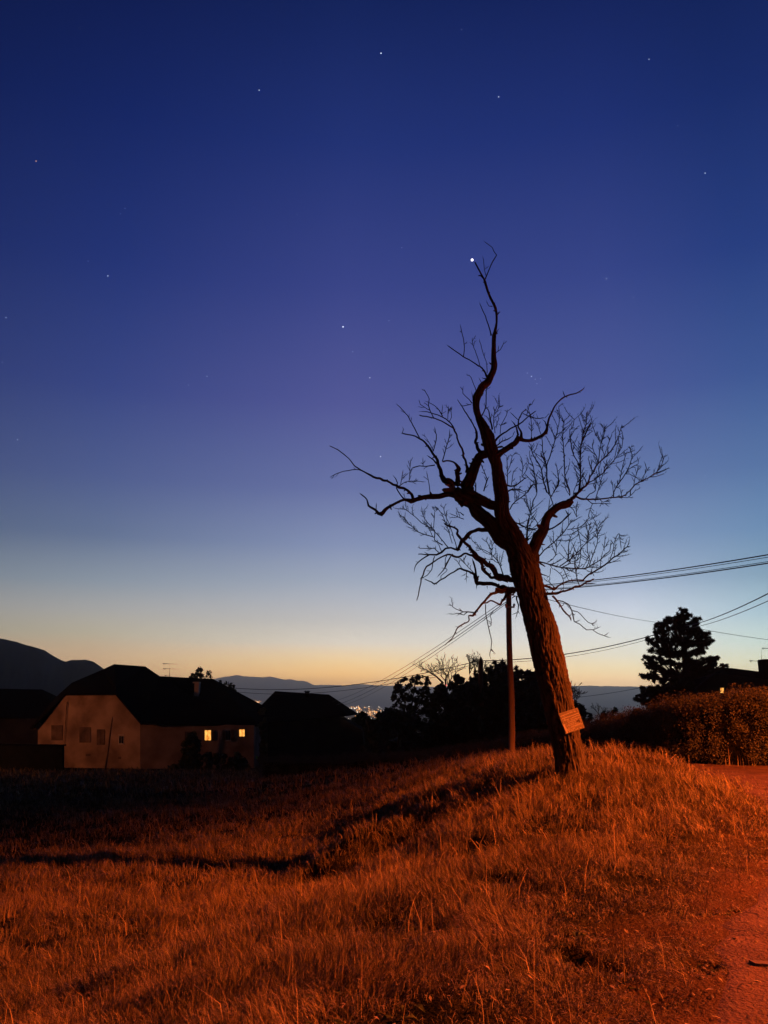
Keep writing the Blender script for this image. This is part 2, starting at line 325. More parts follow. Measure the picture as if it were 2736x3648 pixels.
def tube(acc, p, r, seg=6, rough=0.0, seed=0, fine=False):
    n = len(p); T = np.gradient(p, axis=0); T /= np.linalg.norm(T, axis=1)[:, None]+1e-9
    u = np.cross(T[0], [0.3, .9, .1]); u /= np.linalg.norm(u); V = np.zeros((n, seg, 3))
    th = np.arange(seg)/seg*2*np.pi; s = 0; AT = np.full((n, seg), .5)
    for i in range(n):
        u = u-T[i]*np.dot(u, T[i]); u /= np.linalg.norm(u)+1e-9; w_ = np.cross(T[i], u)
        if i: s += np.linalg.norm(p[i]-p[i-1])
        rr = np.full(seg, r[i])
        if rough:
            if fine:
                q_ = 1.6+r[i]*24
                wx_ = np.cos(th+.5*vnoise(s*2.1, 0, 3))*q_; wy_ = np.sin(th+.5*vnoise(s*1.7, 3, 3))*q_
                wp = vnoise(wx_*.5, wy_*.5+s*3.2, 8)*1.9
                n1 = vnoise(wx_+s*3.6+seed+wp, wy_-s*2.8, 5); n2 = vnoise(wx_*2.3-s*7, wy_*2.3+s*9.1+wp, 6)
                n3 = vnoise(wx_*1.1+31, wy_*1.1+s*7.5, 4); cut = np.clip(np.abs(n3-.5)*9, .25, 1)
                rg_ = (.66*(1-np.abs(2*n1-1))**1.3+.34*n2)*cut
                lump = fbm(np.cos(th)*1.3+s*1.3, np.sin(th)*1.3-s*.9, seed, 2)-.5
                rr = rr*(1+.16*lump)+min(.05, .28*r[i])*(rg_-.5)
                AT[i] = rg_
            else:
                rr = rr*(1+rough*2*(vnoise(np.cos(th)*2+s/(r[i]*3+.01), np.sin(th)*2+seed, seed)-.5))
        V[i] = p[i]+np.outer(np.cos(th)*rr, u)+np.outer(np.sin(th)*rr, w_)
    a = np.arange(n*seg).reshape(n, seg); b = np.roll(a, -1, 1)
    f = np.stack([a[:-1], b[:-1], b[1:], a[1:]], -1).reshape(-1, 4)
    V = V.reshape(-1, 3)
    V[(n-1)*seg:] = p[-1]+(V[(n-1)*seg:]-p[-1])*.02     # close the tip
    acc.a.append(AT.ravel()); acc.add(V, f)

# ------------------------------------------------------------------ the dead tree
Z = {'S':(0,0,1),'A':(1150,1500,.3014),'B':(1400,1350,.27125),'C':(1600,850,.2486),'D':(1700,1350,.27125),'E':(2050,1450,.21097),
     'F':(1400,1800,.27125),'G':(1780,1850,.2833),'H':(1100,1500,.8439),'J':(1800,1700,.1929)}
# frame, twig amount, then x y radius triples
BR = """
J 0 870 640 13 890 570 10 875 480 10 840 370 11 820 280 8 800 150 8 780 0 8
J 1 840 350 9 790 300 8 740 200 8 715 100 7 700 0 7
J 1 850 345 8 910 260 6 970 130 6 980 0 5
J 2 780 700 9 795 600 8 820 450 7 835 360 6
J 1 1195 330 12 1190 230 9 1150 120 8 1125 0 7
J 1 1195 340 7 1130 250 6 1100 130 6 1095 0 5
J 1 1255 350 9 1270 250 7 1310 150 6 1340 50 6 1350 0 5
J 1 1290 370 10 1350 300 8 1380 240 8 1385 100 7 1390 0 6
J 2 400 1310 18 395 1100 12 405 900 12 440 740 11 490 560 10 515 430 12 570 350 8 590 240 8 570 80 7 560 0 6
J 1 450 640 6 400 500 6 370 340 5
J 2 130 800 11 250 860 9 400 930 9 560 970 8
J 2 80 600 12 130 510 11 250 400 10 350 330 10 430 250 9 490 160 8 545 120 8
J 1 40 280 10 100 230 9 190 215 7 300 240 6
J 1 190 1010 9 280 1030 8 330 1080 6 380 1140 5
J 1 620 900 12 590 820 8 530 740 7 460 690 6
J 0 790 980 14 900 930 11 1020 850 11 1100 760 11 1160 700 12 1135 650 12 1100 590 8
J 0 1150 700 6 1210 690 4
J 0 1140 670 7 1175 635 6
J 0 1240 400 10 1220 480 8 1190 540 9 1260 600 8 1290 680 8 1320 735 8 1380 680 5
J 1 1320 730 5 1310 600 5 1340 430 4
J 1 890 285 7 850 345 7
S 0 2046 2800 66 2038 2765 55 2030 2720 49 2024 2670 48 2010 2600 49 1990 2500 51 1970 2420 52 1950 2335 54 1934 2260 54 1914 2190 50 1897 2130 48 1882 2080 50 1868 2030 52 1850 1970 42 1822 1900 33 1797 1854 28 1787 1816 27 1788 1777 25 1780 1730 24 1771 1675 20 1767 1650 20 1747 1594 23 1737 1555 23 1722 1520 17 1703 1480 12 1696 1450 12 1697 1420 14 1706 1400 15 1718 1378 15 1738 1360 14 1748 1340 12 1757 1322 11 1761 1300 11 1759 1275 9.5 1759 1235 8 1760 1198 8 1764 1180 6 1769 1150 4.2 1769 1118 4.4 1764 1094 5.4 1754 1074 4.5 1742 1049 4.2 1732 1019 4.6 1728 1004 4.8 1724 994 3.2 1712 972 3 1700 950 3 1691 932 2.2
H 0 905 610 34 865 560 35 835 510 36 800 460 34 760 425 31 710 390 29 670 345 28 645 300 28 635 275 24
H 0 935 640 28 950 590 28 965 530 25 980 475 25 1008 415 18 1050 372 16 1090 352 17 1105 325 12
A 0 1680 960 70 1600 890 45 1500 880 31 1400 882 33 1300 884 31 1200 892 27 1100 920 25 1040 945 29 960 930 16 880 960 15 800 1010 17 740 1060 22 690 1105 23 650 1090 20 620 1050 14 545 1000 13 520 930 8 430 850 7
A 0 632 1060 6 632 960 5
A 0 1065 930 22 1050 865 20 980 810 15 900 775 18 800 730 13 700 690 15 560 640 12 470 590 9 380 530 7 300 440 6 200 355 6 75 290 5
A 0 490 600 7 390 572 6 210 605 5 80 662 4
A 0 390 575 6 355 540 4
A 0 960 920 10 910 860 8 870 790 8 882 730 7 860 680 6 820 630 5
A 1 900 770 7 940 740 5 1020 710 4 1220 718 3
A 1 920 750 5 950 570 4
A 1 1020 710 4 1030 560 4 1040 440 3
A 0 1265 880 6 1262 780 5 1240 660 4 1225 585 3
H 0 755 140 19 720 150 21 692 200 22 672 245 25 645 285 30
H 0 810 372 20 760 345 21 705 318 23 650 290 26
H 0 612 278 14 590 290 14 562 288 6
H 0 600 272 9 575 262 5
H 0 730 330 15 705 322 17 690 318 6
B 0 820 1400 52 700 1330 42 640 1260 31 610 1180 26 600 1120 22 560 1040 18 500 950 16 430 850 14 370 795 12 280 745 10 130 715 8 95 708 5
B 0 350 770 8 280 640 8 210 510 7 120 400 6 35 315 5
B 0 125 710 5 135 660 5 120 620 3
B 0 845 1380 40 850 1280 28 855 1200 36 835 1140 20 800 1098 11 700 1078 10 640 1095 13
B 1 650 1080 8 690 930 7 740 750 6 745 650 5
B 0 600 1130 14 560 1100 13 530 1060 10 440 1000 6
B 0 550 1130 9 440 1148 7 350 1142 7 280 1160 8 230 1185 8
B 1 395 1145 4 392 1020 3
B 0 530 950 7 570 780 7 560 700 6 545 620 5
B 1 530 950 6 490 860 5 430 760 4
B 0 980 1220 32 960 1120 15 920 980 14 880 860 12 850 780 11 800 660 12 750 620 10 650 560 9 540 520 8 440 495 8 340 475 8
B 0 800 640 9 760 580 10 700 530 9 630 490 8 540 460 7 440 430 6 330 425 4
B 0 650 490 8 600 400 6 540 345 5 410 285 4
B 0 540 520 8 490 420 7 465 340 7 475 260 6 440 190 5 405 125 5
B 0 490 410 6 420 375 5 360 335 5 335 260 4
B 1 640 480 4 650 330 3
B 1 740 560 4 770 500 3 755 370 3
B 1 720 530 3 730 340 2
B 0 1180 990 34 1130 930 26 1092 860 21 1090 800 19 1100 700 15 1060 620 9 1020 540 9 960 450 8 900 350 7 845 265 4
B 0 1030 330 6 930 355 5 860 345 3
B 0 1040 320 9 1000 270 6 920 190 5 915 130 4 925 80 3
B 0 1092 165 6 1060 70 5 1025 -20 5 990 -70 3
B 0 1050 260 4 1030 150 3
B 0 1172 60 5 1140 10 5 1120 -25 3
B 0 1170 480 9 1220 350 8 1225 160 7 1250 100 6
B 0 1225 160 5 1195 125 4
B 1 1305 660 14 1280 540 10 1260 430 8 1240 370 4
B 2 1340 710 6 1320 560 5 1325 480 4 1380 320 3
B 2 1335 470 4 1420 330 3
B 1 1350 650 5 1360 600 4 1400 510 3
B 1 1410 720 5 1420 610 4 1490 480 4 1510 390 3
C 0 430 1830 12 330 1760 9 200 1690 10 90 1610 9 0 1545 8 -40 1515 5
C 0 560 2000 22 530 1940 16 480 1870 13 430 1820 11
C 0 205 1690 8 218 1600 7 208 1440 7 180 1330 6 157 1215 5
C 0 440 1820 6 400 1670 6 335 1510 5 335 1410 3
C 0 335 1515 4 280 1475 2
C 0 545 1930 7 540 1800 5 490 1650 5 430 1430 4
C 0 605 1390 15 598 1350 11 550 1200 9 520 1110 8 465 990 7 432 905 4
C 0 600 1800 9 565 1758 6
C 0 560 1950 6 590 1910 5 590 1865 3
C 0 545 2010 9 490 2005 7 460 1985 5
C 0 670 1635 7 730 1590 6 770 1530 5 795 1450 3
C 0 700 1610 5 715 1520 3
C 0 670 1370 7 700 1310 6 725 1275 4
C 0 690 1090 10 715 1055 10 740 1048 8
C 0 625 968 8 570 965 4 545 920 4 532 875 2
C 0 500 580 12 460 530 13 425 530 9 412 545 5
C 0 510 590 12 540 530 9 580 420 8 640 300 9 682 235 8 640 180 7 620 130 6 560 90 5 492 25 4
C 0 535 540 7 505 450 5 492 300 4 472 235 3
D 0 270 1030 60 330 955 40 400 912 38 480 842 36 550 775 38 620 800 23 700 797 21 780 787 21 850 742 20 900 692 24 912 630 17 935 540 14 980 440 12 1020 350 10 1080 290 10 1150 235 10 1230 205 9 1300 190 8 1400 130 6 1412 95 4
D 0 1150 230 6 1135 190 7 1120 145 3
D 0 575 770 26 572 700 14 540 620 11 545 540 9 590 450 8 650 390 5
D 0 230 815 16 300 742 14 380 690 11 460 640 11 540 600 11 620 540 9 700 470 8 785 412 7
D 0 600 455 6 700 495 7 780 518 7 860 515 7 910 508 5
D 0 910 620 9 890 560 7 850 520 6
D 0 800 512 5 770 450 4
D 0 545 545 6 430 430 5
D 0 540 740 16 515 640 11 490 590 9 445 540 5
D 1 645 490 5 675 400 5 685 315 5
D 0 680 330 4 715 330 5 762 255 4
D 2 710 800 5 715 700 5 705 520 5 680 400 4
D 1 245 885 9 330 820 9 400 790 8 475 750 5
D 1 245 900 13 320 890 15 360 900 9
D 2 945 1500 13 915 1300 10 912 1150 10 862 950 7 855 800 6 820 680 5 780 540 3
D 2 912 1150 8 960 1000 8 1000 880 7 1040 740 7 1070 600 5 1080 500 5 1070 340 3
D 2 915 1490 12 860 1300 9 840 1170 9 790 1080 8 730 980 7 705 850 6
D 2 780 1490 7 760 1300 6 730 1130 6 680 1010 4
D 2 1215 1490 10 1160 1320 9 1150 1200 8 1145 1050 8 1135 900 7 1125 700 6 1155 510 4
D 1 1150 890 4 1220 780 4 1270 680 4 1300 640 3
D 2 1350 1130 8 1260 980 7 1225 780 7 1220 670 6 1255 640 5 1275 510 3
D 0 1220 670 5 1200 640 4
D 2 1350 1490 11 1360 1230 9 1350 1080 9 1365 880 8 1400 680 7 1430 600 6 1435 430 4
D 1 1385 800 6 1440 680 6 1515 530 4
D 1 1000 1490 7 1070 1380 8 1062 1260 6 1040 1110 4
D 1 370 1390 14 440 1410 12 530 1380 9 620 1300 7 590 1270 5 600 1150 5 580 1040 5 550 980 4
D 1 595 1280 5 650 1190 4 680 1120 3
D 1 400 1395 6 397 1200 5 385 1000 4
D 1 400 1220 4 440 1100 4 470 990 3
D 1 450 1395 6 475 1200 4
D 1 390 1480 13 470 1450 10 560 1450 9 620 1490 6
D 1 660 1490 12 710 1400 9 750 1370 6
B 1 1190 1475 9 1240 1320 9 1265 1275 6
B 1 1240 1320 6 1140 1080 5
B 1 1090 1475 10 1085 1340 6
E 2 -70 1560 34 20 1460 23 100 1390 18 160 1340 17 200 1290 16 250 1180 13 310 1080 13 380 960 13 450 890 11 540 800 10 620 720 11 670 630 9 730 500 7 750 420 6 785 290 5
E 2 200 1290 11 300 1240 9 400 1170 9 480 1100 9 560 1000 8 680 860 7 760 730 6 795 620 6 795 410 4
E 2 380 950 10 400 820 9 430 620 8 460 480 7 490 340 6 490 270 4
E 1 445 600 6 480 480 5 510 370 4
E 1 500 840 6 465 750 5 465 610 4
E 1 550 800 7 535 700 6 560 600 6 610 480 5 620 420 4
E 1 410 580 5 340 450 5 280 290 4
E 1 375 950 9 360 840 7 310 760 6 290 640 5 300 560 4
E 1 360 830 6 270 750 5 180 660 4
E 2 40 1450 11 75 1280 9 92 1080 10 80 950 9 100 650 9 130 480 8 155 370 7 180 260 5 183 80 4
E 1 115 590 7 200 400 6 285 215 5
E 1 90 1090 9 40 940 7 0 850 5
E 1 195 1290 8 150 1200 7 100 1110 7
E 1 300 1100 9 255 1010 9 230 900 7 200 860 4
E 1 410 1150 9 395 1050 8 378 965 7
E 2 -10 1490 22 60 1530 16 170 1555 15 300 1560 14 450 1545 12 640 1525 12 770 1520 11 850 1475 9 920 1410 9 985 1335 10 1100 1260 9 1200 1210 8 1300 1150 8 1380 1090 7 1460 960 6 1510 810 4
E 2 645 1520 11 640 1450 10 680 1370 9 740 1280 10 830 1150 9 900 1020 8 950 870 7 970 810 6 925 750 5 960 620 4
E 0 970 810 5 1045 770 4
E 1 740 1280 8 770 1140 7 800 980 7 860 780 5 880 740 3
E 1 985 1330 7 1010 1200 6 1050 1060 5 1055 980 4
E 1 1100 1260 6 1150 1160 6 1210 1070 6 1250 990 4
E 0 1210 1070 5 1160 910 4
E 1 180 1545 9 240 1470 8 330 1410 8 355 1200 7 380 1120 6
E 2 340 1550 8 400 1350 7 440 1200 6 500 1020 5 540 860 3
E 0 200 1570 8 280 1630 9 350 1625 7 620 1632 4
E 0 325 1570 8 350 1620 7
E 1 285 1640 6 240 1750 6 210 1896 6
E 1 410 1560 6 460 1610 6 600 1550 4
E 1 780 1500 6 750 1350 4
E 1 640 1450 5 625 1260 4
E 1 770 1520 6 870 1535 6 990 1440 5 1030 1370 3
E 0 850 1130 6 910 1130 6 1020 1190 5 1110 1185 4
E 1 900 1050 7 980 1000 7 1060 960 5 1070 890 4
F 0 1350 330 35 1250 305 32 1130 315 28 1060 350 21 990 385 28 920 460 27 880 540 22 840 600 14
F 0 1640 965 34 1500 965 36 1400 920 36 1300 825 38 1220 750 29 1150 690 23 1070 640 26 1000 560 20 930 480 19 880 420 18 845 370 16 845 320 14 800 290 12 730 270 13 680 250 12 660 225 7
F 0 1500 990 28 1380 965 20 1270 930 19 1200 850 21 1150 760 18 1080 690 17 1020 650 15 950 640 13 860 680 14 800 670 15 740 650 13 660 670 11 560 730 10 480 780 11 430 830 10 400 890 10 375 970 9 350 1080 8 330 1180 7 310 1260 5
F 0 860 590 16 760 560 13 690 570 13 640 620 15 570 650 13 480 650 11 410 690 9 330 750 8 285 820 6 275 900 4
F 0 470 650 9 340 640 7 328 655 6
F 0 330 750 5 280 730 4
F 1 600 620 7 540 565 6 470 568 6 350 565 5 340 540 4
F 0 480 650 6 400 610 5
F 0 1500 1090 30 1380 1060 23 1250 1035 25 1130 1030 28 1090 960 25 1050 900 15 980 860 12 900 840 13 860 835 11 790 880 9 700 940 9 620 985 9 550 1030 10 480 1000 7 410 965 5
F 0 550 1030 7 535 1065 5
F 0 630 980 6 630 930 5 700 870 5 712 845 5 685 820 5 690 700 5 720 620 6
F 0 760 670 9 720 740 10 690 810 9 630 890 6 575 950 5
F 0 550 670 7 520 760 7 510 850 6 450 915 6 400 945 5 385 990 3
F 0 1100 960 16 1080 830 13 1060 750 13 1035 690 15
F 0 1100 1050 8 1090 1110 5
F 0 1240 1060 7 1245 1110 5
F 0 960 660 7 935 710 6 900 740 4
F 0 1620 1100 36 1540 1110 30 1480 1130 21 1400 1130 19 1300 1170 17 1230 1230 15 1180 1290 15 1120 1360 13 1070 1420 17 1050 1450 13 1000 1450 9 1005 1500 9 990 1530 8 920 1560 9 860 1600 9 820 1660 7 780 1740 6 720 1800 5 680 1843 4
F 0 860 1600 5 805 1590 4
F 1 1060 1410 10 980 1400 8 920 1400 7 870 1380 5 790 1340 4 730 1285 3
F 0 980 1400 8 930 1440 6 860 1420 6 828 1415 5
F 0 900 1410 5 825 1460 3
F 0 1185 1290 9 1230 1280 10 1290 1250 10 1350 1275 10 1410 1305 13 1440 1260 15 1500 1170 20 1560 1110 28
F 0 1215 1300 7 1220 1420 6 1235 1520 6 1260 1620 7 1280 1720 6 1295 1790 6 1290 1880 5 1270 1970 4 1285 2040 3
F 0 1260 1600 5 1290 1580 5 1295 1500 4 1275 1440 4 1315 1400 3 1310 1360 3
F 2 730 560 8 640 450 7 560 360 6 470 280 6 380 230 6 290 150 5 200 80 5 105 25 4
F 2 650 520 8 550 460 8 540 420 7 440 390 7 330 350 7 260 290 6 200 230 5 140 150 5 85 145 4
F 2 545 420 7 545 330 7 490 270 6 400 150 5 370 0 4
F 1 840 560 6 790 400 6 740 250 5 690 130 5 650 0 4
F 1 535 300 4 550 60 3
F 2 780 500 5 700 250 5 620 80 4 540 0 4
F 1 930 180 7 850 150 5 730 100 4
F 1 930 130 10 880 95 6 840 90 4
F 2 1450 920 9 1390 760 7 1310 660 6 1230 600 5 1150 570 4 1090 480 3
F 2 1390 760 5 1300 700 5 1300 520 4 1260 420 3
F 1 1300 600 4 1210 440 3
F 1 640 620 6 600 520 5 560 480 4
F 1 1060 890 6 960 780 5 890 700 4 830 690 3
F 1 900 820 5 860 760 4 830 700 3
F 1 970 860 5 960 960 4 970 1040 3
G 0 -40 900 32 100 885 24 220 882 21 350 887 19 450 902 19 540 927 17 620 942 18 700 936 18 780 912 14 860 882 13 960 852 13 1040 822 12 1100 782 12 1150 765 11 1190 745 9
G 0 1080 815 9 1160 808 8 1230 800 5
G 0 200 800 24 330 780 22 470 800 20 540 830 18 620 855 15 690 878 16 740 840 10 800 802 10 880 772 11 960 762 11 1060 765 11
G 2 1050 765 10 1110 702 11 1200 650 10 1300 590 10 1380 530 9 1430 480 9 1500 440 8 1550 390 8 1600 350 7 1655 330 5
G 0 660 955 16 720 1020 11 770 1100 10 830 1180 10 880 1230 9 905 1280 7
G 0 720 1020 8 790 1030 8 860 1070 8 910 1150 8 930 1230 8 940 1285 7 1010 1320 6 1095 1390 6 1165 1388 5 1240 1440 5 1315 1465 5 1380 1415 3
G 0 1315 1465 4 1405 1490 3
G 0 915 1150 7 980 1160 5 1050 1230 5 1120 1300 5 1230 1320 3
G 0 775 1090 4 800 1080 4 820 1045 4
G 0 300 475 16 380 482 19 450 510 15 520 560 11 575 600 6
G 2 480 530 11 600 560 9 750 600 9 880 615 9 1000 625 8 1070 620 9 1150 580 8 1250 520 6 1330 440 6 1385 390 6 1400 270 4
G 2 490 470 9 560 390 8 680 290 7 800 170 7 880 60 6 925 0 5
G 0 610 135 12 700 90 9 770 40 9 820 0 9 880 -60 8 905 -95 6
G 2 760 590 8 830 540 7 950 450 7 1080 310 6 1200 200 5 1280 20 3
G 2 790 600 7 890 550 7 870 500 7 870 300 6 910 170 4
G 2 1130 580 7 1180 430 6 1230 280 5 1220 70 3
G 2 1090 600 6 1130 500 6 1100 350 5 1140 30 3
G 1 1390 500 6 1430 380 5 1440 300 5 1500 180 5 1530 390 4
G 2 980 110 6 1010 250 5 1020 400 5 1000 600 5
G 2 850 130 5 980 110 6 1060 60 6 1110 0 5 1140 -30 3
G 2 600 540 6 700 460 5 720 240 3
G 2 950 620 7 950 500 6 1000 330 4
G 1 1205 640 6 1150 690 7 1110 700 6
G 1 1310 400 4 1330 180 4
G 1 640 620 5 630 720 4
G 0 430 620 11 530 690 8 630 725 5
G 1 800 620 6 850 720 5 870 780 4
G 1 680 620 5 790 720 5 805 870 5
G 1 1000 830 6 960 680 6 1000 560 5
G 1 345 470 16 345 300 8 350 130 7 370 0 6
G 1 460 140 6 380 120 6 280 80 7 150 10 8
G 1 230 160 6 300 200 5 330 250 6
G 1 340 280 5 440 180 5
G 1 700 870 5 640 800 4 590 740 4
G 0 600 920 6 560 850 6
G 0 215 960 12 215 1010 10 235 1080 8 230 1150 7 255 1200 3
G 0 232 1150 5 195 1265 3
G 0 225 1170 4 150 1200 2
G 0 200 960 9 160 985 6 152 1005 4
"""
TY = 14.0
branches = []
for ln in sorted(BR.strip().split('\n'), key=lambda q: 'SHEJ'.find(q[0]) if q[0] in 'SHEJ' else 9):
    q = ln.split(); ox, oy, s = Z[q[0]]; tw = int(q[1]); v = np.array(list(map(float, q[2:]))).reshape(-1, 3)
    v[:, 0] = ox+v[:, 0]*s; v[:, 1] = oy+v[:, 1]*s; v[:, 2] = v[:, 2]*s*(1.0 if q[0] == 'S' else 1.0)
    branches.append([tw, v])
known = []   # (px, py, depth) of everything already built
def depth_at(px, py):
    k = np.array(known); d = (k[:, 0]-px)**2+(k[:, 1]-py)**2; return k[np.argmin(d), 2], math.sqrt(d.min())
r2 = random.Random(4)
dead = empty('dead_tree', P(2040, 2780, TY)); dead.location.z = hz(dead.location.x, TY)-.05
tag(dead, 'tall leaning bare tree with rough bark and a board nailed to its trunk', 'tree')
m_bark = mat('dead_tree_bark', (.010,.009,.006), .95, (.105,.082,.055), 9, .02, 34, stretch=(1,1,.5), attr=True, spec=.1)
m_twig = mat('dead_tree_twig', (.020,.014,.012), .9, (.012,.009,.008), 12, spec=.1)
trunk_acc, twig_acc = Acc(), Acc(); limbs = []
def px3(v, dep):   # pixel rows + depths -> world, radii
    pts = np.array([P(a[0], a[1], d) for a, d in zip(v, dep)]); return pts, v[:, 2]*dep/F
def record(v, dep):
    for i in range(len(v)-1):
        for t in np.linspace(0, 1, 6): known.append((v[i,0]*(1-t)+v[i+1,0]*t, v[i,1]*(1-t)+v[i+1,1]*t, dep[i]*(1-t)+dep[i+1]*t))
def stubs(acc_, v, dep, seg_l, every):
    for q in range(int(seg_l[-1]/every)):
        t = r2.uniform(.06, .94)*seg_l[-1]; i = max(0, min(len(v)-2, np.searchsorted(seg_l, t)-1)); f_ = (t-seg_l[i])/(seg_l[i+1]-seg_l[i]+1e-6)
        x, y, rr = v[i]*(1-f_)+v[i+1]*f_; dd = dep[i]*(1-f_)+dep[i+1]*f_
        ang = math.atan2(v[i+1,1]-v[i,1], v[i+1,0]-v[i,0])+r2.choice((-1, 1))*r2.uniform(.8, 1.5); l_ = rr+r2.uniform(2, 11)*min(1, .35+rr/14); r0 = min(rr*.5, r2.uniform(1.6, 5.5))
        a2 = ang+r2.uniform(-.5, .5); c_, s_ = math.cos(ang), math.sin(ang)
        pl = np.array([[x, y, r0*1.5], [x+c_*rr*.8, y+s_*rr*.8, r0*1.15], [x+c_*rr*.8+math.cos(a2)*(l_-rr*.8)*.6, y+s_*rr*.8+math.sin(a2)*(l_-rr*.8)*.6, r0*.8], [x+c_*rr*.8+math.cos(a2)*(l_-rr*.8), y+s_*rr*.8+math.sin(a2)*(l_-rr*.8), r0*.62]])
        pp, pr = px3(pl, np.full(4, dd)-np.linspace(0, 1, 4)*r2.uniform(-.12, .12)); p_, r_ = catmull(pp, np.maximum(pr, .006), .02); tube(acc_, p_, r_, 9, .3, q+int(x))
for bi, (tw, v) in enumerate(branches):
    seg_l = np.concatenate([[0], np.cumsum(np.hypot(np.diff(v[:,0]), np.diff(v[:,1])))])
    if bi == 0:
        dep = np.interp(v[:, 1], [860, 1500, 2100, 2800], [15.0, 14.6, 14.25, 14.0])
        record(v, dep); pts, rad = px3(v, dep)
        p, r = catmull(pts, rad, .016); kk = r > .05
        tube(trunk_acc, p, r, 150, .16, 2, True); up_ = v[:, 1] < 2250; stubs(trunk_acc, v[up_], dep[up_], seg_l[up_]-seg_l[up_][0], 52)
        continue
    d0, dist = depth_at(v[0,0], v[0,1]); d1, dist1 = depth_at(v[-1,0], v[-1,1])
    if dist1 < dist-6 and dist1 < 8: d0 = d1; k = 0
    else: k = r2.uniform(-.55, .55)
    dep = d0+k*seg_l/F*14*np.clip(seg_l/60, 0, 1)
    record(v, dep); pts, rad = px3(v, dep)
    vv = v.copy()
    mx = v[:, 2].max()
    if mx > 4.5:
        a = Acc(); p, r = catmull(pts, rad, max(.02, mx*.0024)); p = p+np.stack([vnoise(np.arange(len(p))*.28, bi, 60+q_)-.5 for q_ in range(3)], -1)*r[:, None]*1.15
        tube(a, p, r*1.0, 44 if mx > 15 else 18 if mx > 8 else 10, .2, bi, mx > 6); stubs(a, v, dep, seg_l, 34 if mx > 12 else 42); limbs.append((a, tuple(v[0, :2].round())))
    else:
        p, r = catmull(pts, rad, .06); p = p+rng.normal(0, .0025, p.shape)
        tube(twig_acc, p, np.maximum(r*1.0, .0068), 5)
    # side twigs
    if tw or mx < 2.6:
        length = seg_l[-1]; cnt = int(length/(11 if tw == 2 else 15 if tw else 45))
        for q in range(cnt):
            t = r2.uniform(.12, .98)*length; i = max(0, min(len(v)-2, np.searchsorted(seg_l, t)-1)); f_ = (t-seg_l[i])/(seg_l[i+1]-seg_l[i]+1e-6)
            x, y, rr = v[i]*(1-f_)+v[i+1]*f_; dd = dep[i]*(1-f_)+dep[i+1]*f_
            ang = math.atan2(v[i+1,1]-v[i,1], v[i+1,0]-v[i,0])+r2.choice((-1, 1))*r2.uniform(.4, .95)
            ln_ = r2.uniform(8, 26) if r2.random() < .72 else r2.uniform(28, 70)*(1 if tw == 2 else .5)
            pl = [[x, y, min(rr*.75, 1.35 if ln_ > 28 else 1.05)]]; kk = r2.uniform(-.8, .8)
            m_ = 3 if ln_ < 28 else 5
            for s_ in range(1, m_+1):
                ang += r2.uniform(-.13, .13); 
                up = -math.pi/2; da = (up-ang+math.pi) % (2*math.pi)-math.pi; ang += .07*da
                x += math.cos(ang)*ln_/m_; y += math.sin(ang)*ln_/m_
                pl.append([x, y, pl[0][2]*(1-.5*s_/m_)])
            pl = np.array(pl); dp = dd+kk*np.linspace(0, 1, len(pl))*ln_/F*14
            pp, pr = px3(pl, dp); tube(twig_acc, pp, np.maximum(pr, .0052), 4)
            for j in range(1, len(pl)-1 if ln_ < 28 else len(pl)):
                if r2.random() < (.5 if ln_ < 28 else .85):
                    a2 = ang+r2.choice((-1, 1))*r2.uniform(.5, 1.0); l2 = r2.uniform(5, 13)
                    e2 = np.array([pl[j], [pl[j,0]+math.cos(a2)*l2, pl[j,1]+math.sin(a2)*l2-1, .6]]); e2[0, 2] = .9
                    pp, pr = px3(e2, np.array([dp[j], dp[j]+r2.uniform(-.04, .04)])); tube(twig_acc, pp, np.maximum(pr, .0042), 4)
trunk_acc.build('trunk', m_bark, dead)
m_break = mat('torn_wood', (.42,.24,.13), .9, (.20,.11,.06), 14, .01, 40)
torn = [tuple(np.round([1100+x*.8439, 1500+y*.8439])) for x, y in ((612,278),(600,272),(730,330))]
for a, k0 in limbs:
    if k0 in torn: a.build('broken_stub', m_break, dead)
    else: a.build('limb', m_bark, dead)
tag(twig_acc.build('twigs', m_twig, dead), kind='stuff')
# root flare
ra = Acc(); b0 = P(2040, 2775, 14.0)
for k in range(6):
    an = k/6*2*math.pi+.1; dx, dy = math.cos(an), math.sin(an)
    q = [(b0.x-.02+dx*.10, b0.y+dy*.10, b0.z+.34), (b0.x+dx*.18, b0.y+dy*.18, b0.z+.10), (b0.x+dx*.36, b0.y+dy*.36, hz(b0.x+dx*.36, b0.y+dy*.36)+.02), (b0.x+dx*.55, b0.y+dy*.55, hz(b0.x+dx*.55, b0.y+dy*.55)-.1)]
    p, r = catmull(q, [.10, .10, .06, .02], .03); tube(ra, p, r, 14, .2, k, True)
ra.build('root_flare', m_bark, dead)

# ------------------------------------------------------------------ board on the trunk
def sg(x, y): return (1950+x*.1085, 2480+y*.1085)
TL, TR, BR_, BL = sg(360, 575), sg(985, 380), sg(1220, 1035), sg(600, 1245)
SY = 13.72
pTL, pTR, pBR, pBL = P(*TL, SY-.02), P(*TR, SY+.0), P(*BR_, SY+.0), P(*BL, SY-.02)
board = empty('notice_board', (pTL+pBR)/2)
tag(board, 'weathered square wooden board with light handwriting nailed askew on the leaning trunk', 'sign')
nrm = (pTR-pTL).cross(pBL-pTL).normalized()
if nrm.y > 0: nrm = -nrm
def bl(u, v, out=0): return (pTL*(1-u)+pTR*u)*(1-v)+(pBL*(1-u)+pBR*u)*v+nrm*out
m_board = mat('board_wood', (.20,.175,.12), .7, (.15,.135,.095), 4, .004, 30, stretch=(1,1,6))
m_ink = mat('board_writing', (.38,.35,.28), .6)
m_patch = mat('board_knot', (.06,.045,.035), .8)
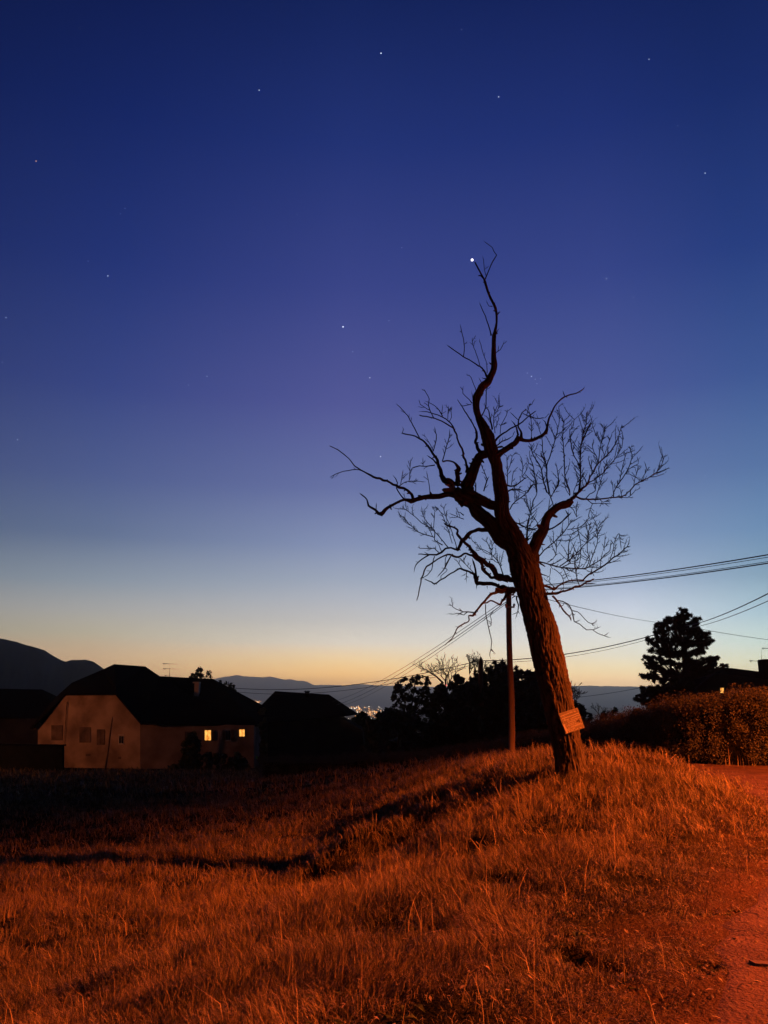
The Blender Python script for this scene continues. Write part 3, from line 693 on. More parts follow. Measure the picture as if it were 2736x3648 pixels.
qv = [bl(0,0,.012), bl(1,0,.012), bl(1,1,.012), bl(0,1,.012), bl(0,0,-.02), bl(1,0,-.02), bl(1,1,-.02), bl(0,1,-.02)]
mk('board', qv, [(0,1,2,3),(7,6,5,4),(0,4,5,1),(1,5,6,2),(2,6,7,3),(3,7,4,0)], m_board, board)
wv, wf = [], []
def stroke(u0, v0, u1, v1, t):
    a, b = bl(u0, v0, .015), bl(u1, v1, .015); d = (b-a); 
    if d.length < 1e-5: return
    s = d.normalized().cross(nrm)*t; i = len(wv); up = nrm*.0025
    for q in (a-s, a+s, b+s, b-s): wv.append(q)
    for q in (a-s, a+s, b+s, b-s): wv.append(q+up)
    for f_ in ((4,5,6,7),(0,1,5,4),(1,2,6,5),(2,3,7,6),(3,0,4,7)): wf.append(tuple(i+j for j in f_))
rs = random.Random(3)
rows_ = [(.04,.17,.94,.05),(.04,.30,.97,.05),(.14,.40,.97,.045),(.28,.47,.98,.04),(.28,.54,.78,.04),(.26,.62,.76,.04),(.20,.69,.80,.04),(.22,.76,.98,.045),(.12,.83,.96,.045),(.12,.895,.60,.04),(.16,.955,.93,.04)]
for (ua, v_, ub, hh) in rows_:
    u = ua
    while u < ub:
        wl = rs.uniform(.05, .16); e = min(u+wl, ub); x0_ = u; 
        while x0_ < e:
            st = rs.uniform(.010, .018); ph = rs.random()
            if ph < .4: stroke(x0_, v_, x0_+st*.3, v_-hh*rs.uniform(.5, 1), .0034)
            (stroke(x0_, v_-hh*rs.uniform(-.3, .9), x0_+st, v_-hh*rs.uniform(-.3, .9), rs.uniform(.002, .0055)) if rs.random() < .8 else None)
            if ph > .7: stroke(x0_+st, v_-hh*.5, x0_+st*.6, v_+hh*.1, .0034)
            x0_ += st
        u = e+rs.uniform(.012, .03)+(.06 if rs.random() < .18 else 0); v_ -= rs.uniform(-.004, .012)
for k in range(60):   # dense scribbled column at the left
    u = rs.uniform(.05, .22); v_ = rs.uniform(.12, .8); stroke(u, v_, u+rs.uniform(-.03, .04), v_+rs.uniform(-.02, .02), .003)
for k in range(3): stroke(.03+.03*k, .55, .05+.03*k, .97, .005)
mk('writing', wv, wf, m_ink, board)
kn = [bl(.80+.095*math.cos(a)*(1+.1*math.sin(3*a)), .61+.085*math.sin(a), .0175) for a in np.linspace(0, 2*math.pi, 17)[:-1]]
mk('dark_patch', kn, [tuple(range(16))], m_patch, board)
m_steel = mat('dull_metal', (.3,.3,.3), .4)
for (u, v_) in ((.08,.05),(.93,.05),(.92,.95)):
    c0 = bl(u, v_, .012); vv_ = [c0+(pTR-pTL).normalized()*.007*math.cos(a)+(pBL-pTL).normalized()*.007*math.sin(a)+nrm*.004 for a in np.linspace(0, 2*math.pi, 9)[:-1]]+[c0+nrm*.009]
    mk('nail', vv_, [(i, (i+1) % 8, 8) for i in range(8)], m_steel, board)

# ------------------------------------------------------------------ street lamp (stands off to the right, lights the grass)
m_paint = mat('grey_paint', (.25,.26,.27), .5)
lp = empty('street_lamp', (LAMP_POS.x+1.6, LAMP_POS.y, 0))
tag(lp, 'grey street lamp with orange sodium head beside the road', 'street lamp')
a = Acc(); bx, by = LAMP_POS.x+1.6, LAMP_POS.y
p, r = catmull([(bx, by, -.3), (bx, by, 4), (bx, by, 7.4), (bx-.25, by, 7.85), (bx-.9, by, 8.0)], [.09, .075, .06, .045, .04], .3); tube(a, p, r, 12); a.build('pole', m_paint, lp)
hx, hy, h0 = LAMP_POS.x, LAMP_POS.y, LAMP_POS.z
hv = [(hx+.75, hy-.09, h0+.40), (hx+.75, hy+.09, h0+.40), (hx-.3, hy+.14, h0+.34), (hx-.3, hy-.14, h0+.34), (hx+.75, hy-.12, h0+.22), (hx+.75, hy+.12, h0+.22), (hx-.35, hy+.2, h0+.16), (hx-.35, hy-.2, h0+.16)]
mk('lamp_head', hv, [(0,1,2,3),(7,6,5,4),(0,4,5,1),(1,5,6,2),(2,6,7,3),(3,7,4,0)], m_paint, lp)
m_sod = mat('sodium_glass', (.9,.5,.2), .3, emit=LAMP_COL, es=30)
gv = [(hx+.25, hy-.1, h0+.155), (hx+.25, hy+.1, h0+.155), (hx-.3, hy+.13, h0+.155), (hx-.3, hy-.13, h0+.155), (hx+.2, hy-.06, h0+.10), (hx+.2, hy+.06, h0+.10), (hx-.25, hy+.08, h0+.10), (hx-.25, hy-.08, h0+.10)]
mk('lamp_glass', gv, [(0,1,2,3),(7,6,5,4),(0,4,5,1),(1,5,6,2),(2,6,7,3),(3,7,4,0)], m_sod, lp)
pv_, pf_ = [], []      # curved plate, unseen, added to block lamp light from the lower field
for i in range(15):
    an = R(125+(149-125)*i/14)
    for rr_, zz_ in ((.62, h0-.205), (.62, h0+.30), (.635, h0+.30), (.635, h0-.205)): pv_.append((hx+math.cos(an)*rr_, hy+math.sin(an)*rr_, zz_))
for i in range(14):
    for k in range(4): pf_.append((4*i+k, 4*i+(k+1) % 4, 4*i+4+(k+1) % 4, 4*i+4+k))
mk('added_light_blocker', pv_, pf_, m_paint, lp)
ld = bpy.data.lights.new('sodium_light', 'SPOT'); ld.energy = LAMP_W; ld.color = LAMP_COL; ld.shadow_soft_size = .055; ld.spot_size = R(168.5); ld.spot_blend = .30
lo = bpy.data.objects.new('sodium_light', ld); C.objects.link(lo); lo.location = (hx, hy, h0); 
lo.rotation_euler = Vector((.036, -.052, -1)).to_track_quat('-Z', 'Y').to_euler()

lq = empty('street_lamp', (-44.7, 58.1, -4)); tag(lq, 'small orange street lamp beside the farmhouse gable, beyond the left edge', 'street lamp')
a = Acc(); p, r = catmull([(-44.7, 58.1, -4.5), (-44.7, 58.1, 0), (-44.7, 58.1, 2.8), (-44.1, 58, 3.0)], [.08, .06, .05, .04], .3); tube(a, p, r, 10); a.build('pole', m_paint, lq)
hv = [(x, y, z) for z in (2.9, 3.1) for x, y in ((-44.3,57.85),(-43.5,57.85),(-43.5,58.15),(-44.3,58.15))]
mk('lamp_head', hv, [(3,2,1,0),(4,5,6,7),(0,1,5,4),(1,2,6,5),(2,3,7,6),(3,0,4,7)], m_paint, lq)
l2_ = bpy.data.lights.new('small_sodium_light', 'SPOT'); l2_.energy = 6000; l2_.color = (1, .27, .08); l2_.shadow_soft_size = .15; l2_.spot_size = R(150); l2_.spot_blend = .5
l2o = bpy.data.objects.new('small_sodium_light', l2_); C.objects.link(l2o); l2o.location = (-43.8, 58.0, 2.85); l2o.rotation_euler = Vector((24, 15, -4)).to_track_quat('-Z', 'Y').to_euler()
# ------------------------------------------------------------------ mountains
def ridge(name, prof, Yd, zb, m, jag=1.5, seed=1, thick=3000, ext=0):
    px = np.arange(prof[0][0], prof[-1][0], 6.0); py = np.interp(px, [a for a, _ in prof], [b for _, b in prof])
    py = py+(fbm(px*.05, px*0, seed, 4)-.5)*2*jag
    nr = 14; vs_ = []
    for i, (a_, b_) in enumerate(zip(px, py)):
        t_ = P(a_, b_, Yd); 
        for j in range(nr):
            s = j/(nr-1)
            wob = (fbm(a_*.02+5, s*6, seed+7, 3)-.5)*.22*math.sin(math.pi*s)
            yy = Yd-(1-s)*Yd*.22+wob*Yd*.25; z = zb+(t_.z-zb)*(s**1.15)
            vs_.append((t_.x*(yy/Yd), yy, z))
        vs_.append((t_.x*1.06, Yd+thick, zb))
    nr += 1; n_ = len(px); ii = np.arange(n_*nr).reshape(n_, nr)
    f_ = np.stack([ii[:-1,:-1], ii[1:,:-1], ii[1:,1:], ii[:-1,1:]], -1).reshape(-1, 4)
    return tag(mk(name, np.array(vs_), f_, m, smooth=True), kind='structure')
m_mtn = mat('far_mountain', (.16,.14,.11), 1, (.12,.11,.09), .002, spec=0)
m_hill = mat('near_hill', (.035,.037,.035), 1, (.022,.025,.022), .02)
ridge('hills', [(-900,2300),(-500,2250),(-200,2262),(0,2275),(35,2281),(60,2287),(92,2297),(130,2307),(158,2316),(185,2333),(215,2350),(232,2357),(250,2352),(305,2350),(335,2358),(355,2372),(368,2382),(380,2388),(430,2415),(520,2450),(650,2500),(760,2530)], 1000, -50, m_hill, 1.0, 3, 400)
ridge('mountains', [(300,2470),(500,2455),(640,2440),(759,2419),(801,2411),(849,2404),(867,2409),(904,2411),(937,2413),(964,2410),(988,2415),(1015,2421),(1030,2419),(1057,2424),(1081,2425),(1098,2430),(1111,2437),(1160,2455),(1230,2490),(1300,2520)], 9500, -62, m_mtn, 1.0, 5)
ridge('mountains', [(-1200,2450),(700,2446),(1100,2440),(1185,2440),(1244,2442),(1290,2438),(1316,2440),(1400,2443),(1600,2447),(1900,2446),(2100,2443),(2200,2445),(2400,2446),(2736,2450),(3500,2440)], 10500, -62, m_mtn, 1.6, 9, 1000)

# ------------------------------------------------------------------ foliage builders
def leaves(cent, rad, n_per, size, shape='leaf', seed=0):
    """n small leaf faces spread through each ball"""
    g_ = np.random.default_rng(seed); cs, ss = [], []
    for (c0, r0) in zip(cent, rad):
        r0 = np.array(r0 if hasattr(r0, '__len__') else (r0, r0, r0), float); n_ = max(6, int(n_per*(r0.prod()**(1/3))**2))
        d = g_.normal(size=(n_, 3)); d /= np.linalg.norm(d, axis=1)[:, None]; q = g_.random(n_)**.45
        cs.append(np.array(c0)+d*q[:, None]*r0)
    c_ = np.concatenate(cs); n_ = len(c_); s_ = size*g_.uniform(.6, 1.4, n_)[:, None]
    a_ = g_.normal(size=(n_, 3)); a_ /= np.linalg.norm(a_, axis=1)[:, None]; b_ = np.cross(a_, g_.normal(size=(n_, 3))); b_ /= np.linalg.norm(b_, axis=1)[:, None]
    wr = .5 if shape == 'leaf' else .14
    V = np.stack([c_-a_*s_, c_+b_*s_*wr, c_+a_*s_, c_-b_*s_*wr], 1).reshape(-1, 3)
    return V, np.arange(n_*4).reshape(n_, 4), np.repeat(g_.random(n_), 4)
m_leaf = mat('dark_foliage', (.035,.05,.02), .7, (.06,.07,.03), attr=True)
m_needle = mat('pine_needles', (.018,.028,.014), .8, (.03,.04,.02), attr=True)
m_hedge = mat('hedge_leaves', (.030,.036,.014), .7, (.075,.07,.032), attr=True, spec=.45)
m_wood = mat('background_bark', (.06,.05,.04), .9)
def tree(name, label, base, tops, Yd, cl, n_per, size, mleaf, group=None, cat='tree', shape='leaf', stems=None, seed=0, depth=.8):
    """base (px,py); cl clump list (px,py,rpx); stems list of pixel polylines with radii"""
    b_ = P(base[0], base[1], Yd); o = empty(name, b_); tag(o, label, cat, group)
    g_ = np.random.default_rng(seed+50); cs, rs_ = [], []
    R_ = max(abs(c_[0]-base[0]) for c_ in cl)+10
    for (x, y, r) in cl:
        w_ = math.sqrt(max(.05, 1-((x-base[0])/R_)**2)); dy = g_.uniform(-1, 1)*M(Yd, R_)*w_*depth
        q = P(x, y, Yd); k = (Yd+dy)/Yd
        cs.append((q.x*k, Yd+dy, CAMZ+(q.z-CAMZ)*k)); rs_.append(M(Yd, r))
    v, f, a_ = leaves(cs, rs_, n_per, size, shape, seed)
    ta = Acc()
    for st in stems or []:
        pts = [P(x, y, Yd) for x, y, _ in st]; p, r = catmull(pts, [M(Yd, r) for *_, r in st], .25); tube(ta, p, r, 8, .1, seed)
    if stems:
        for c0 in cs:   # a bough from the nearest stem up to each clump
            best = None
            for st in stems:
                for (x, y, r) in st:
                    q = P(x, y, Yd); d = (Vector(c0)-q).length+(2.0 if q.z > c0[2] else 0)
                    if best is None or d < best[0]: best = (d, q)
            q = best[1]; mid = (q+Vector(c0))/2-Vector((0, 0, .05*best[0])); p, r = catmull([q, mid, Vector(c0)], [M(Yd, 1.5), M(Yd, 1.1), M(Yd, .6)], .3); tube(ta, p, r, 5)
        ta.build('trunk', m_wood, o)
    mk('crown', v, f, mleaf, o, attr=a_)
    return o
def blobfill(poly, n_, r, seed):
    """clump centres spread inside a pixel outline"""
    g_ = random.Random(seed); xs = [a for a, _ in poly]; ys_ = [b for _, b in poly]; out = []
    def ins(x, y):
        c_ = False
        for i in range(len(poly)):
            (x1, y1), (x2, y2) = poly[i], poly[i-1]
            if (y1 > y) != (y2 > y) and x < (x2-x1)*(y-y1)/(y2-y1)+x1: c_ = not c_
        return c_
    while len(out) < n_:
        x, y = g_.uniform(min(xs), max(xs)), g_.uniform(min(ys_), max(ys_))
        if ins(x, y): out.append((x, y, g_.uniform(*r)))
    return out
# the black pine
z5 = lambda x, y: (2050+x*.4135, 2130+y*.4135)
pc = [(925,110,35),(960,150,40),(900,170,50),(860,200,45),(800,190,40),(780,240,50),(710,240,50),(700,290,40),(760,300,45),(870,260,60),(940,240,60),(1010,210,50),(1050,180,30),(1040,260,45),(960,300,55),(1060,320,60),(1120,330,50),(1150,370,40),(1100,400,50),(640,370,40),(690,390,45),(760,380,50),(850,380,50),(940,400,55),(1010,400,45),(1090,450,50),(1050,470,40),(740,450,45),(660,450,35),(820,470,45),(900,470,50),(980,490,45),(610,520,35),(660,540,45),(740,550,55),(640,590,30),(820,560,45),(900,570,45),(700,600,35),(980,560,55),(1060,560,55),(1140,540,50),(1200,530,40),(1230,515,20),(1180,580,40),(1010,620,50),(1090,620,55),(1150,620,40),(1270,580,25),(1300,585,15),(580,670,30),(640,680,40),(700,690,45),(780,670,40),(860,650,35),(760,730,35),(850,720,35),(960,700,45),(600,790,40),(660,800,45),(730,790,45),(810,790,45),(880,790,55),(950,780,60),(1000,760,40),(530,870,30),(590,880,35),(650,890,40),(730,880,45),(800,860,55),(870,880,70),(940,860,70),(1020,850,60),(760,940,40),(840,940,60),(1000,900,70)]
cl = []
gq = random.Random(5)
for (x, y, r) in pc:
    for k in range(12):
        a_, d_ = gq.uniform(0, 6.28), gq.uniform(.05, 1.05)*r; X_, Y_ = z5(x+math.cos(a_)*d_, y+math.sin(a_)*d_*.7); cl.append((X_, Y_, r*.4135*gq.uniform(.16, .34)))
cl += blobfill([z5(*q) for q in [(925,90),(990,150),(1060,190),(1050,260),(1150,350),(1130,430),(1060,480),(1220,515),(1230,535),(1110,600),(1010,690),(1000,950),(640,950),(510,880),(510,862),(620,868),(570,770),(700,750),(560,670),(660,650),(600,560),(590,500),(680,480),(600,360),(690,320),(700,215),(770,185),(850,205)]], 120, (4, 7), 77)
tree('pine_tree', 'tall black pine with two stems rising behind the trimmed hedge', (2436, 2560), None, 56, cl, 8000, .15, m_needle, shape='needle', stems=[[(*z5(940,1040),11),(*z5(940,700),8),(*z5(935,400),5),(*z5(935,120),2)],[(*z5(840,1040),6),(*z5(815,500),3.6),(*z5(795,190),1.6)]], seed=3)

# conifer / shrub mass in the middle distance
spec = [(1762,2352,46),(1790,2346,40),(1838,2372,44),(1890,2385,36),(1695,2385,52),(1912,2440,30)]
for i, (tx, ty, hw) in enumerate(spec):
    cl = []; g_ = random.Random(i+20); base_y = 2650
    for k in range(170):
        t = g_.random()**.8; y = ty+4+(base_y-ty)*t; w_ = hw*1.35*(.06+.94*min(1, t*1.9)); x = tx+g_.uniform(-1, 1)*w_; cl.append((x, y, g_.uniform(6, 12)*(.4+.6*min(1, t*2))))
    lab = ['dark conifer just left of the wooden utility pole, with a spiky top', 'tall dark conifer directly behind the wooden utility pole', 'spiky dark conifer just right of the wooden utility pole', 'dark conifer showing a ragged top left of the leaning trunk', 'dark conifer rising around the top of the far short pole', 'low dark conifer peeping out beside the leaning trunk'][i]
    tree('conifer_tree', lab, (tx, 2660), None, 62+i*1.2, cl, 1900, .26, m_needle, group='dark conifers beyond the field', shape='needle', stems=[[(tx, 2660, 4), (tx, (ty+2650)/2, 3), (tx, ty, 1)]], seed=i+31)
ft = blobfill([(1395,2470),(1430,2408),(1470,2412),(1490,2400),(1540,2428),(1545,2480),(1540,2600),(1400,2600),(1370,2545)], 120, (6, 13), 3)
tree('leafy_tree', 'sparse leafy tree at the left end of the dark tree group', (1465, 2640), None, 66, ft, 620, .15, m_leaf, stems=[[(1465,2640,5),(1462,2560,4),(1470,2490,3),(1480,2430,1.5)],[(1463,2570,3),(1440,2500,2),(1425,2430,1)],[(1466,2560,3),(1500,2500,2),(1525,2440,1)]], seed=8)
shr = [('dark bushy tree between the sparse leafy tree and the conifers', [(1540,2470),(1590,2430),(1640,2405),(1690,2420),(1720,2500),(1720,2660),(1520,2660)], 150, 60),
       ('low dark bush at the foot of the sparse leafy tree', [(1300,2600),(1350,2555),(1400,2520),(1480,2560),(1560,2600),(1560,2680),(1290,2680)], 120, 58),
       ('broad dark evergreen mass around the conifers left of the leaning trunk', [(1560,2540),(1650,2450),(1690,2405),(1740,2385),(1800,2372),(1880,2398),(1930,2425),(1975,2470),(1990,2560),(1990,2660),(1560,2670)], 330, 63),
       ('small dark bush in front of the town lights', [(1240,2590),(1262,2560),(1290,2545),(1315,2560),(1330,2600),(1300,2640),(1240,2640)], 50, 90)]
for i, (lab, poly, n_, Yd) in enumerate(shr):
    xs = sum(a for a, _ in poly)/len(poly); tree('shrub', lab, (xs, 2670), None, Yd, blobfill(poly, n_, (9, 17), 60+i), 1000, .17, m_leaf, cat='shrub', group='dark shrubs beyond the field', stems=[[(xs, 2680, 4), (xs, 2620, 3), (xs+5, 2560, 1.5)]], seed=70+i)

def bare_tree(name, label, base, top, Yd, spread, seed, r0=4.0, depth=6, group=None, up=.25, minr=.9):
    b_ = P(base[0], base[1], Yd); h = (P(base[0], top, Yd)-b_).z; o = empty(name, b_); tag(o, label, 'tree', group)
    g_ = random.Random(seed); ta, tw_ = Acc(), Acc()
    def grow(p0, d, ln_, r, lev):
        pts = [p0]; q = p0.copy(); dd = d.copy(); n_ = 4
        for k in range(n_):
            dd = (dd+Vector((g_.gauss(0, .13), g_.gauss(0, .13), g_.gauss(0, .1)+up*.12))).normalized(); q = q+dd*ln_/n_; pts.append(q.copy())
        rr = np.linspace(r, r*.62, n_+1); tube(ta if lev < 2 else tw_, np.array(pts), np.maximum(rr, M(Yd, minr)*.45), 6 if lev < 2 else 3)
        if lev >= depth: return
        for k in range(3 if lev < 3 else 2):
            j = g_.randint(2, n_); ax = Vector((g_.gauss(0, 1), g_.gauss(0, 1), g_.gauss(0, .4))).normalized()
            nd = (dd+ax*spread*g_.uniform(.6, 1.2)).normalized(); grow(pts[j], nd, ln_*g_.uniform(.62, .85), r*.62, lev+1)
    grow(b_, Vector((0, 0, 1)), h*(.42 if minr == 1.5 else .30), M(Yd, r0), 0)
    ta.build('trunk', m_wood, o); tw_.build('crown', m_wood, o); return o
bare_tree('bare_tree', 'rounded leafless tree on the skyline, the left one of the pair', (1602, 2500), 2335, 105, .75, 5, 6, 6, 'leafless trees on the skyline', minr=1.5)
bare_tree('bare_tree', 'rounded leafless tree on the skyline beside the far short pole', (1680, 2500), 2328, 105, .72, 9, 6, 6, 'leafless trees on the skyline', minr=1.5)
bare_tree('bare_tree', 'leafless tree with thick upright twigs close behind the leaning trunk', (2025, 2600), 2375, 34, .55, 14, 5, 5, None, .5, 2.4)
bare_tree('bare_tree', 'hazy leafless tree right of the board, in front of the ridge', (2140, 2590), 2478, 80, .7, 23, 4, 6)
tree('shrub', 'low dark shrub beside the hazy leafless tree right of the board', (2175, 2610), None, 70, blobfill([(2140,2560),(2170,2525),(2200,2530),(2220,2560),(2215,2610),(2130,2610)], 40, (6, 11), 3), 700, .15, m_leaf, cat='shrub', group='dark shrubs beyond the field', seed=91)
tree('shrub', 'dark shrub low behind the leaning trunk and its board', (2070, 2610), None, 60, blobfill([(1985,2600),(2010,2520),(2050,2500),(2085,2530),(2110,2560),(2130,2610)], 60, (8, 13), 5), 800, .15, m_leaf, cat='shrub', group='dark shrubs beyond the field', seed=92)
tree('shrub', 'tiny dark shrub topping the hedge left of the pine', (2280, 2560), None, 48, blobfill([(2250,2550),(2270,2526),(2295,2525),(2312,2545),(2312,2575),(2250,2575)], 20, (5, 9), 6), 1500, .1, m_leaf, cat='shrub', group='dark shrubs beyond the field', seed=93)
# trees behind the big house
for i, (lab, poly) in enumerate((('small leafy treetop showing above the farmhouse ridge', [(668,2420),(680,2400),(715,2385),(735,2395),(755,2390),(765,2425),(740,2450),(680,2450)]), ('small leafy treetop behind the farmhouse hip end', [(770,2440),(790,2432),(830,2445),(850,2480),(845,2500),(800,2490)]))):
    xs = sum(a for a, _ in poly)/len(poly); tree('treetop', lab, (xs, 2600), None, 100, blobfill(poly, 34, (5, 10), 80+i), 170, .22, m_leaf, group='treetops behind the farmhouse', stems=[[(xs,2600,3),(xs,2480,2),(xs,2425,1)]], seed=110+i)

# ------------------------------------------------------------------ hedge
hl = np.array([(16.5,21.4),(12.5,21.5),(9.3,21.7),(8.5,23),(8.2,26),(7.8,30),(6.8,35),(3.5,41),(-1,46),(-7,50)], float)
hs, _ = catmull(np.c_[hl, np.zeros(len(hl))], np.ones(len(hl)), .32); hs = hs[:, :2]
htop = []
for x, y in hs:
    px_ = CX+F*x/(y*cp); py_ = np.interp(px_, [1200, 1560, 1700, 1980, 2100, 2200, 2300, 2400, 2500, 2600, 2736, 3300], [2700, 2680, 2660, 2615, 2592, 2566, 2545, 2520, 2492, 2480, 2478, 2455])
    htop.append(P(px_, py_, y).z)
htop = np.array(htop)-.06
cs, rs_, = [], []
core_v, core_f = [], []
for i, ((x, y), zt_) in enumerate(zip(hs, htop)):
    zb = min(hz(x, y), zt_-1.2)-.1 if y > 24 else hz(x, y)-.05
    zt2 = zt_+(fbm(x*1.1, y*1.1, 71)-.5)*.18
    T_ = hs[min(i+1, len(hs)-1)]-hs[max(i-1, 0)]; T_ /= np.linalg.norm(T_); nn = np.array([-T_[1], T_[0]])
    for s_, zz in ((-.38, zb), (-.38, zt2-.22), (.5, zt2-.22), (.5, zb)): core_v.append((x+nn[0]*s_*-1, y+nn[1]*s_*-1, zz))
    for k in range(40 if y < 26 else 16):
        s_ = rng.uniform(-.5, .62); zz = rng.uniform(zb+.1, zt2)
        if rng.random() < .6: s_ = rng.choice([-.5, .62])+rng.normal(0, .07)
        if rng.random() < .35: zz = zt2-.05+rng.normal(0, .08)
        cs.append((x-nn[0]*s_, y-nn[1]*s_, zz)); rs_.append(rng.uniform(.18, .36))
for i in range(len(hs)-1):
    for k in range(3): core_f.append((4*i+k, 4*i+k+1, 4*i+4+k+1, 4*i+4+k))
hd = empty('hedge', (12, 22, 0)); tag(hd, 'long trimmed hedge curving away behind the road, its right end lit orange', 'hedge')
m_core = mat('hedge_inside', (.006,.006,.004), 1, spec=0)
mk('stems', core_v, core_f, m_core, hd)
v, f, a_ = leaves(cs, rs_, 2000, .026, 'leaf', 5)
mk('foliage', v, f, m_hedge, hd, attr=a_)
# dry stems and weeds at the foot of the hedge
n = 170; x = rng.uniform(8.6, 15, n); y = 21.1+rng.normal(0, .12, n); _k = vnoise(x*2.3, x*0, 7) > .45; x, y = x[_k], y[_k]; n = len(x)
v, f, a_ = blades(x, y, rng.uniform(.12, .55, n), np.full(n, .016), np.abs(rng.normal(.3, .25, n)), rng.uniform(.1, .7, n), z=np.full(n, -.02))
tag(mk('hedge_foot_weeds', v, f, m_grass, attr=a_), kind='stuff')

# ------------------------------------------------------------------ houses
def prism(name, front, ext, m, parent):
    n_ = len(front); vs_ = list(front)+[p+Vector(ext) for p in front]
    return mk(name, vs_, [tuple(range(n_)), tuple(reversed(range(n_, 2*n_)))]+[(i, (i+1) % n_, n_+(i+1) % n_, n_+i) for i in range(n_)], m, parent)
def boxv(name, c0, sx_, sy_, sz_, m, parent, rot=0.0):
    vs_ = []; cr, sr = math.cos(rot), math.sin(rot)
    for dz in (0, sz_):
        for dx, dy in ((-sx_/2,-sy_/2),(sx_/2,-sy_/2),(sx_/2,sy_/2),(-sx_/2,sy_/2)): vs_.append((c0[0]+dx*cr-dy*sr, c0[1]+dx*sr+dy*cr, c0[2]+dz))
    return mk(name, vs_, [(3,2,1,0),(4,5,6,7),(0,1,5,4),(1,2,6,5),(2,3,7,6),(3,0,4,7)], m, parent)
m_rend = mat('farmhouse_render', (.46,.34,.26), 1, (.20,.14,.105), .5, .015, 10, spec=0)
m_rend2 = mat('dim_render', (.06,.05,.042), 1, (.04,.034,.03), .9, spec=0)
m_tile = mat('old_roof_tiles', (.014,.012,.011), 1, (.008,.008,.008), 6, .02, 30, spec=0)
m_shut = mat('shutter_wood', (.16,.105,.08), .9, (.07,.05,.04), 1.6)
m_fr = mat('window_frame', (.55,.5,.45), .6)
m_dglass = mat('dark_pane', (.01,.01,.012), .15, spec=.5)
m_lit = mat('lit_pane', (.3,.2,.1), .6, emit=(1.0,.45,.09), es=1.5)
m_stone = mat('stone_trim', (.5,.45,.4), .9)
t = m_lit.node_tree; b = t.nodes['Principled BSDF']; cn = N(t, 'ShaderNodeTexCoord'); nz = N(t, 'ShaderNodeTexNoise'); nz.inputs['Scale'].default_value = 3.2; L(t, cn.outputs['Object'], nz.inputs['Vector'])
mr = N(t, 'ShaderNodeMapRange'); mr.inputs[1].default_value = .35; mr.inputs[2].default_value = .65; L(t, nz.outputs['Fac'], mr.inputs[0])
mm = N(t, 'ShaderNodeMix', data_type='RGBA'); L(t, mr.outputs[0], mm.inputs[0]); mm.inputs[6].default_value = (.62, .20, .025, 1); mm.inputs[7].default_value = (1.0, .50, .11, 1); L(t, mm.outputs[2], b.inputs['Emission Color'])
# main farmhouse: gable wall on planes given by depth at left/right
def hin(a, b, t): return 1/((1-t)/a+t/b)
def gplane(px): return hin(76, 72, (px-135)/(500-135))
def splane(px): return hin(72, 74, (px-500)/(905-500))
farm = empty('farmhouse', P(500, 2745, 72))
tag(farm, 'old rendered farmhouse with big half-hipped black roof and two lit windows', 'house')
prism('wall', [P(x, y, gplane(x)) for x, y in [(135,2765),(135,2598),(236,2474),(410,2472),(500,2574),(500,2765)]], (2.0, 9, 0), m_rend, farm)
prism('wall', [P(x, y, splane(x)) for x, y in [(501,2760),(501,2576),(905,2584),(905,2740)]], (0.5, 8, 0), m_rend, farm)
rp = dict(le=(107,2596,75.3), l1=(199,2486,75.4), l2=(257,2434,76.5), l3=(369,2386,78.6), ap=(407,2368,79.5), re=(517,2376,82), b1=(569,2411,79), b2=(759,2421,79.5), hr=(924,2586,74.4), ev=(502,2580,71.4), hl_=(233,2476,74.8), hr_=(412,2474,72.0), hm=(413,2447,73.2))
rvv = {k: P(*v_) for k, v_ in rp.items()}
eav = rvv['ev'].z
bk = {'le':Vector((rvv['le'].x+2.5, 90, eav)), 'm':Vector((rvv['re'].x, 94, eav)), 'hr':Vector((rvv['hr'].x+.5, 92, eav))}
names = list(rvv)+['bk_le','bk_m','bk_hr']; allv = [rvv[k] for k in rvv]+[bk['le'], bk['m'], bk['hr']]
I = {k: i for i, k in enumerate(names)}
def fcs(*l): return [tuple(I[k] for k in q.split()) for q in l]
roofo = mk('roof', allv, fcs('le hl_ l1','l1 hl_ l2','hl_ hr_ l2','l2 hr_ l3','l3 hr_ hm','l3 hm ap','hm hr_ ev','hm ev re','ap hm re','re ev b1','b1 ev hr','b1 hr b2','le l1 bk_le','l1 l2 bk_le','l2 l3 bk_le','l3 ap bk_le','ap re bk_m','ap bk_m bk_le','re b1 bk_m','b1 b2 bk_m','b2 bk_hr bk_m','b2 hr bk_hr'), m_tile, farm)
so = roofo.modifiers.new('thickness', 'SOLIDIFY'); so.thickness = .12; so.offset = 0
ch = boxv('chimney', P(701, 2486, 77.2), M(79, 15), .6, M(79, 52), m_stone, farm); boxv('chimney_cap', P(701, 2434, 77.2), M(79, 21), .8, .12, m_stone, ch)
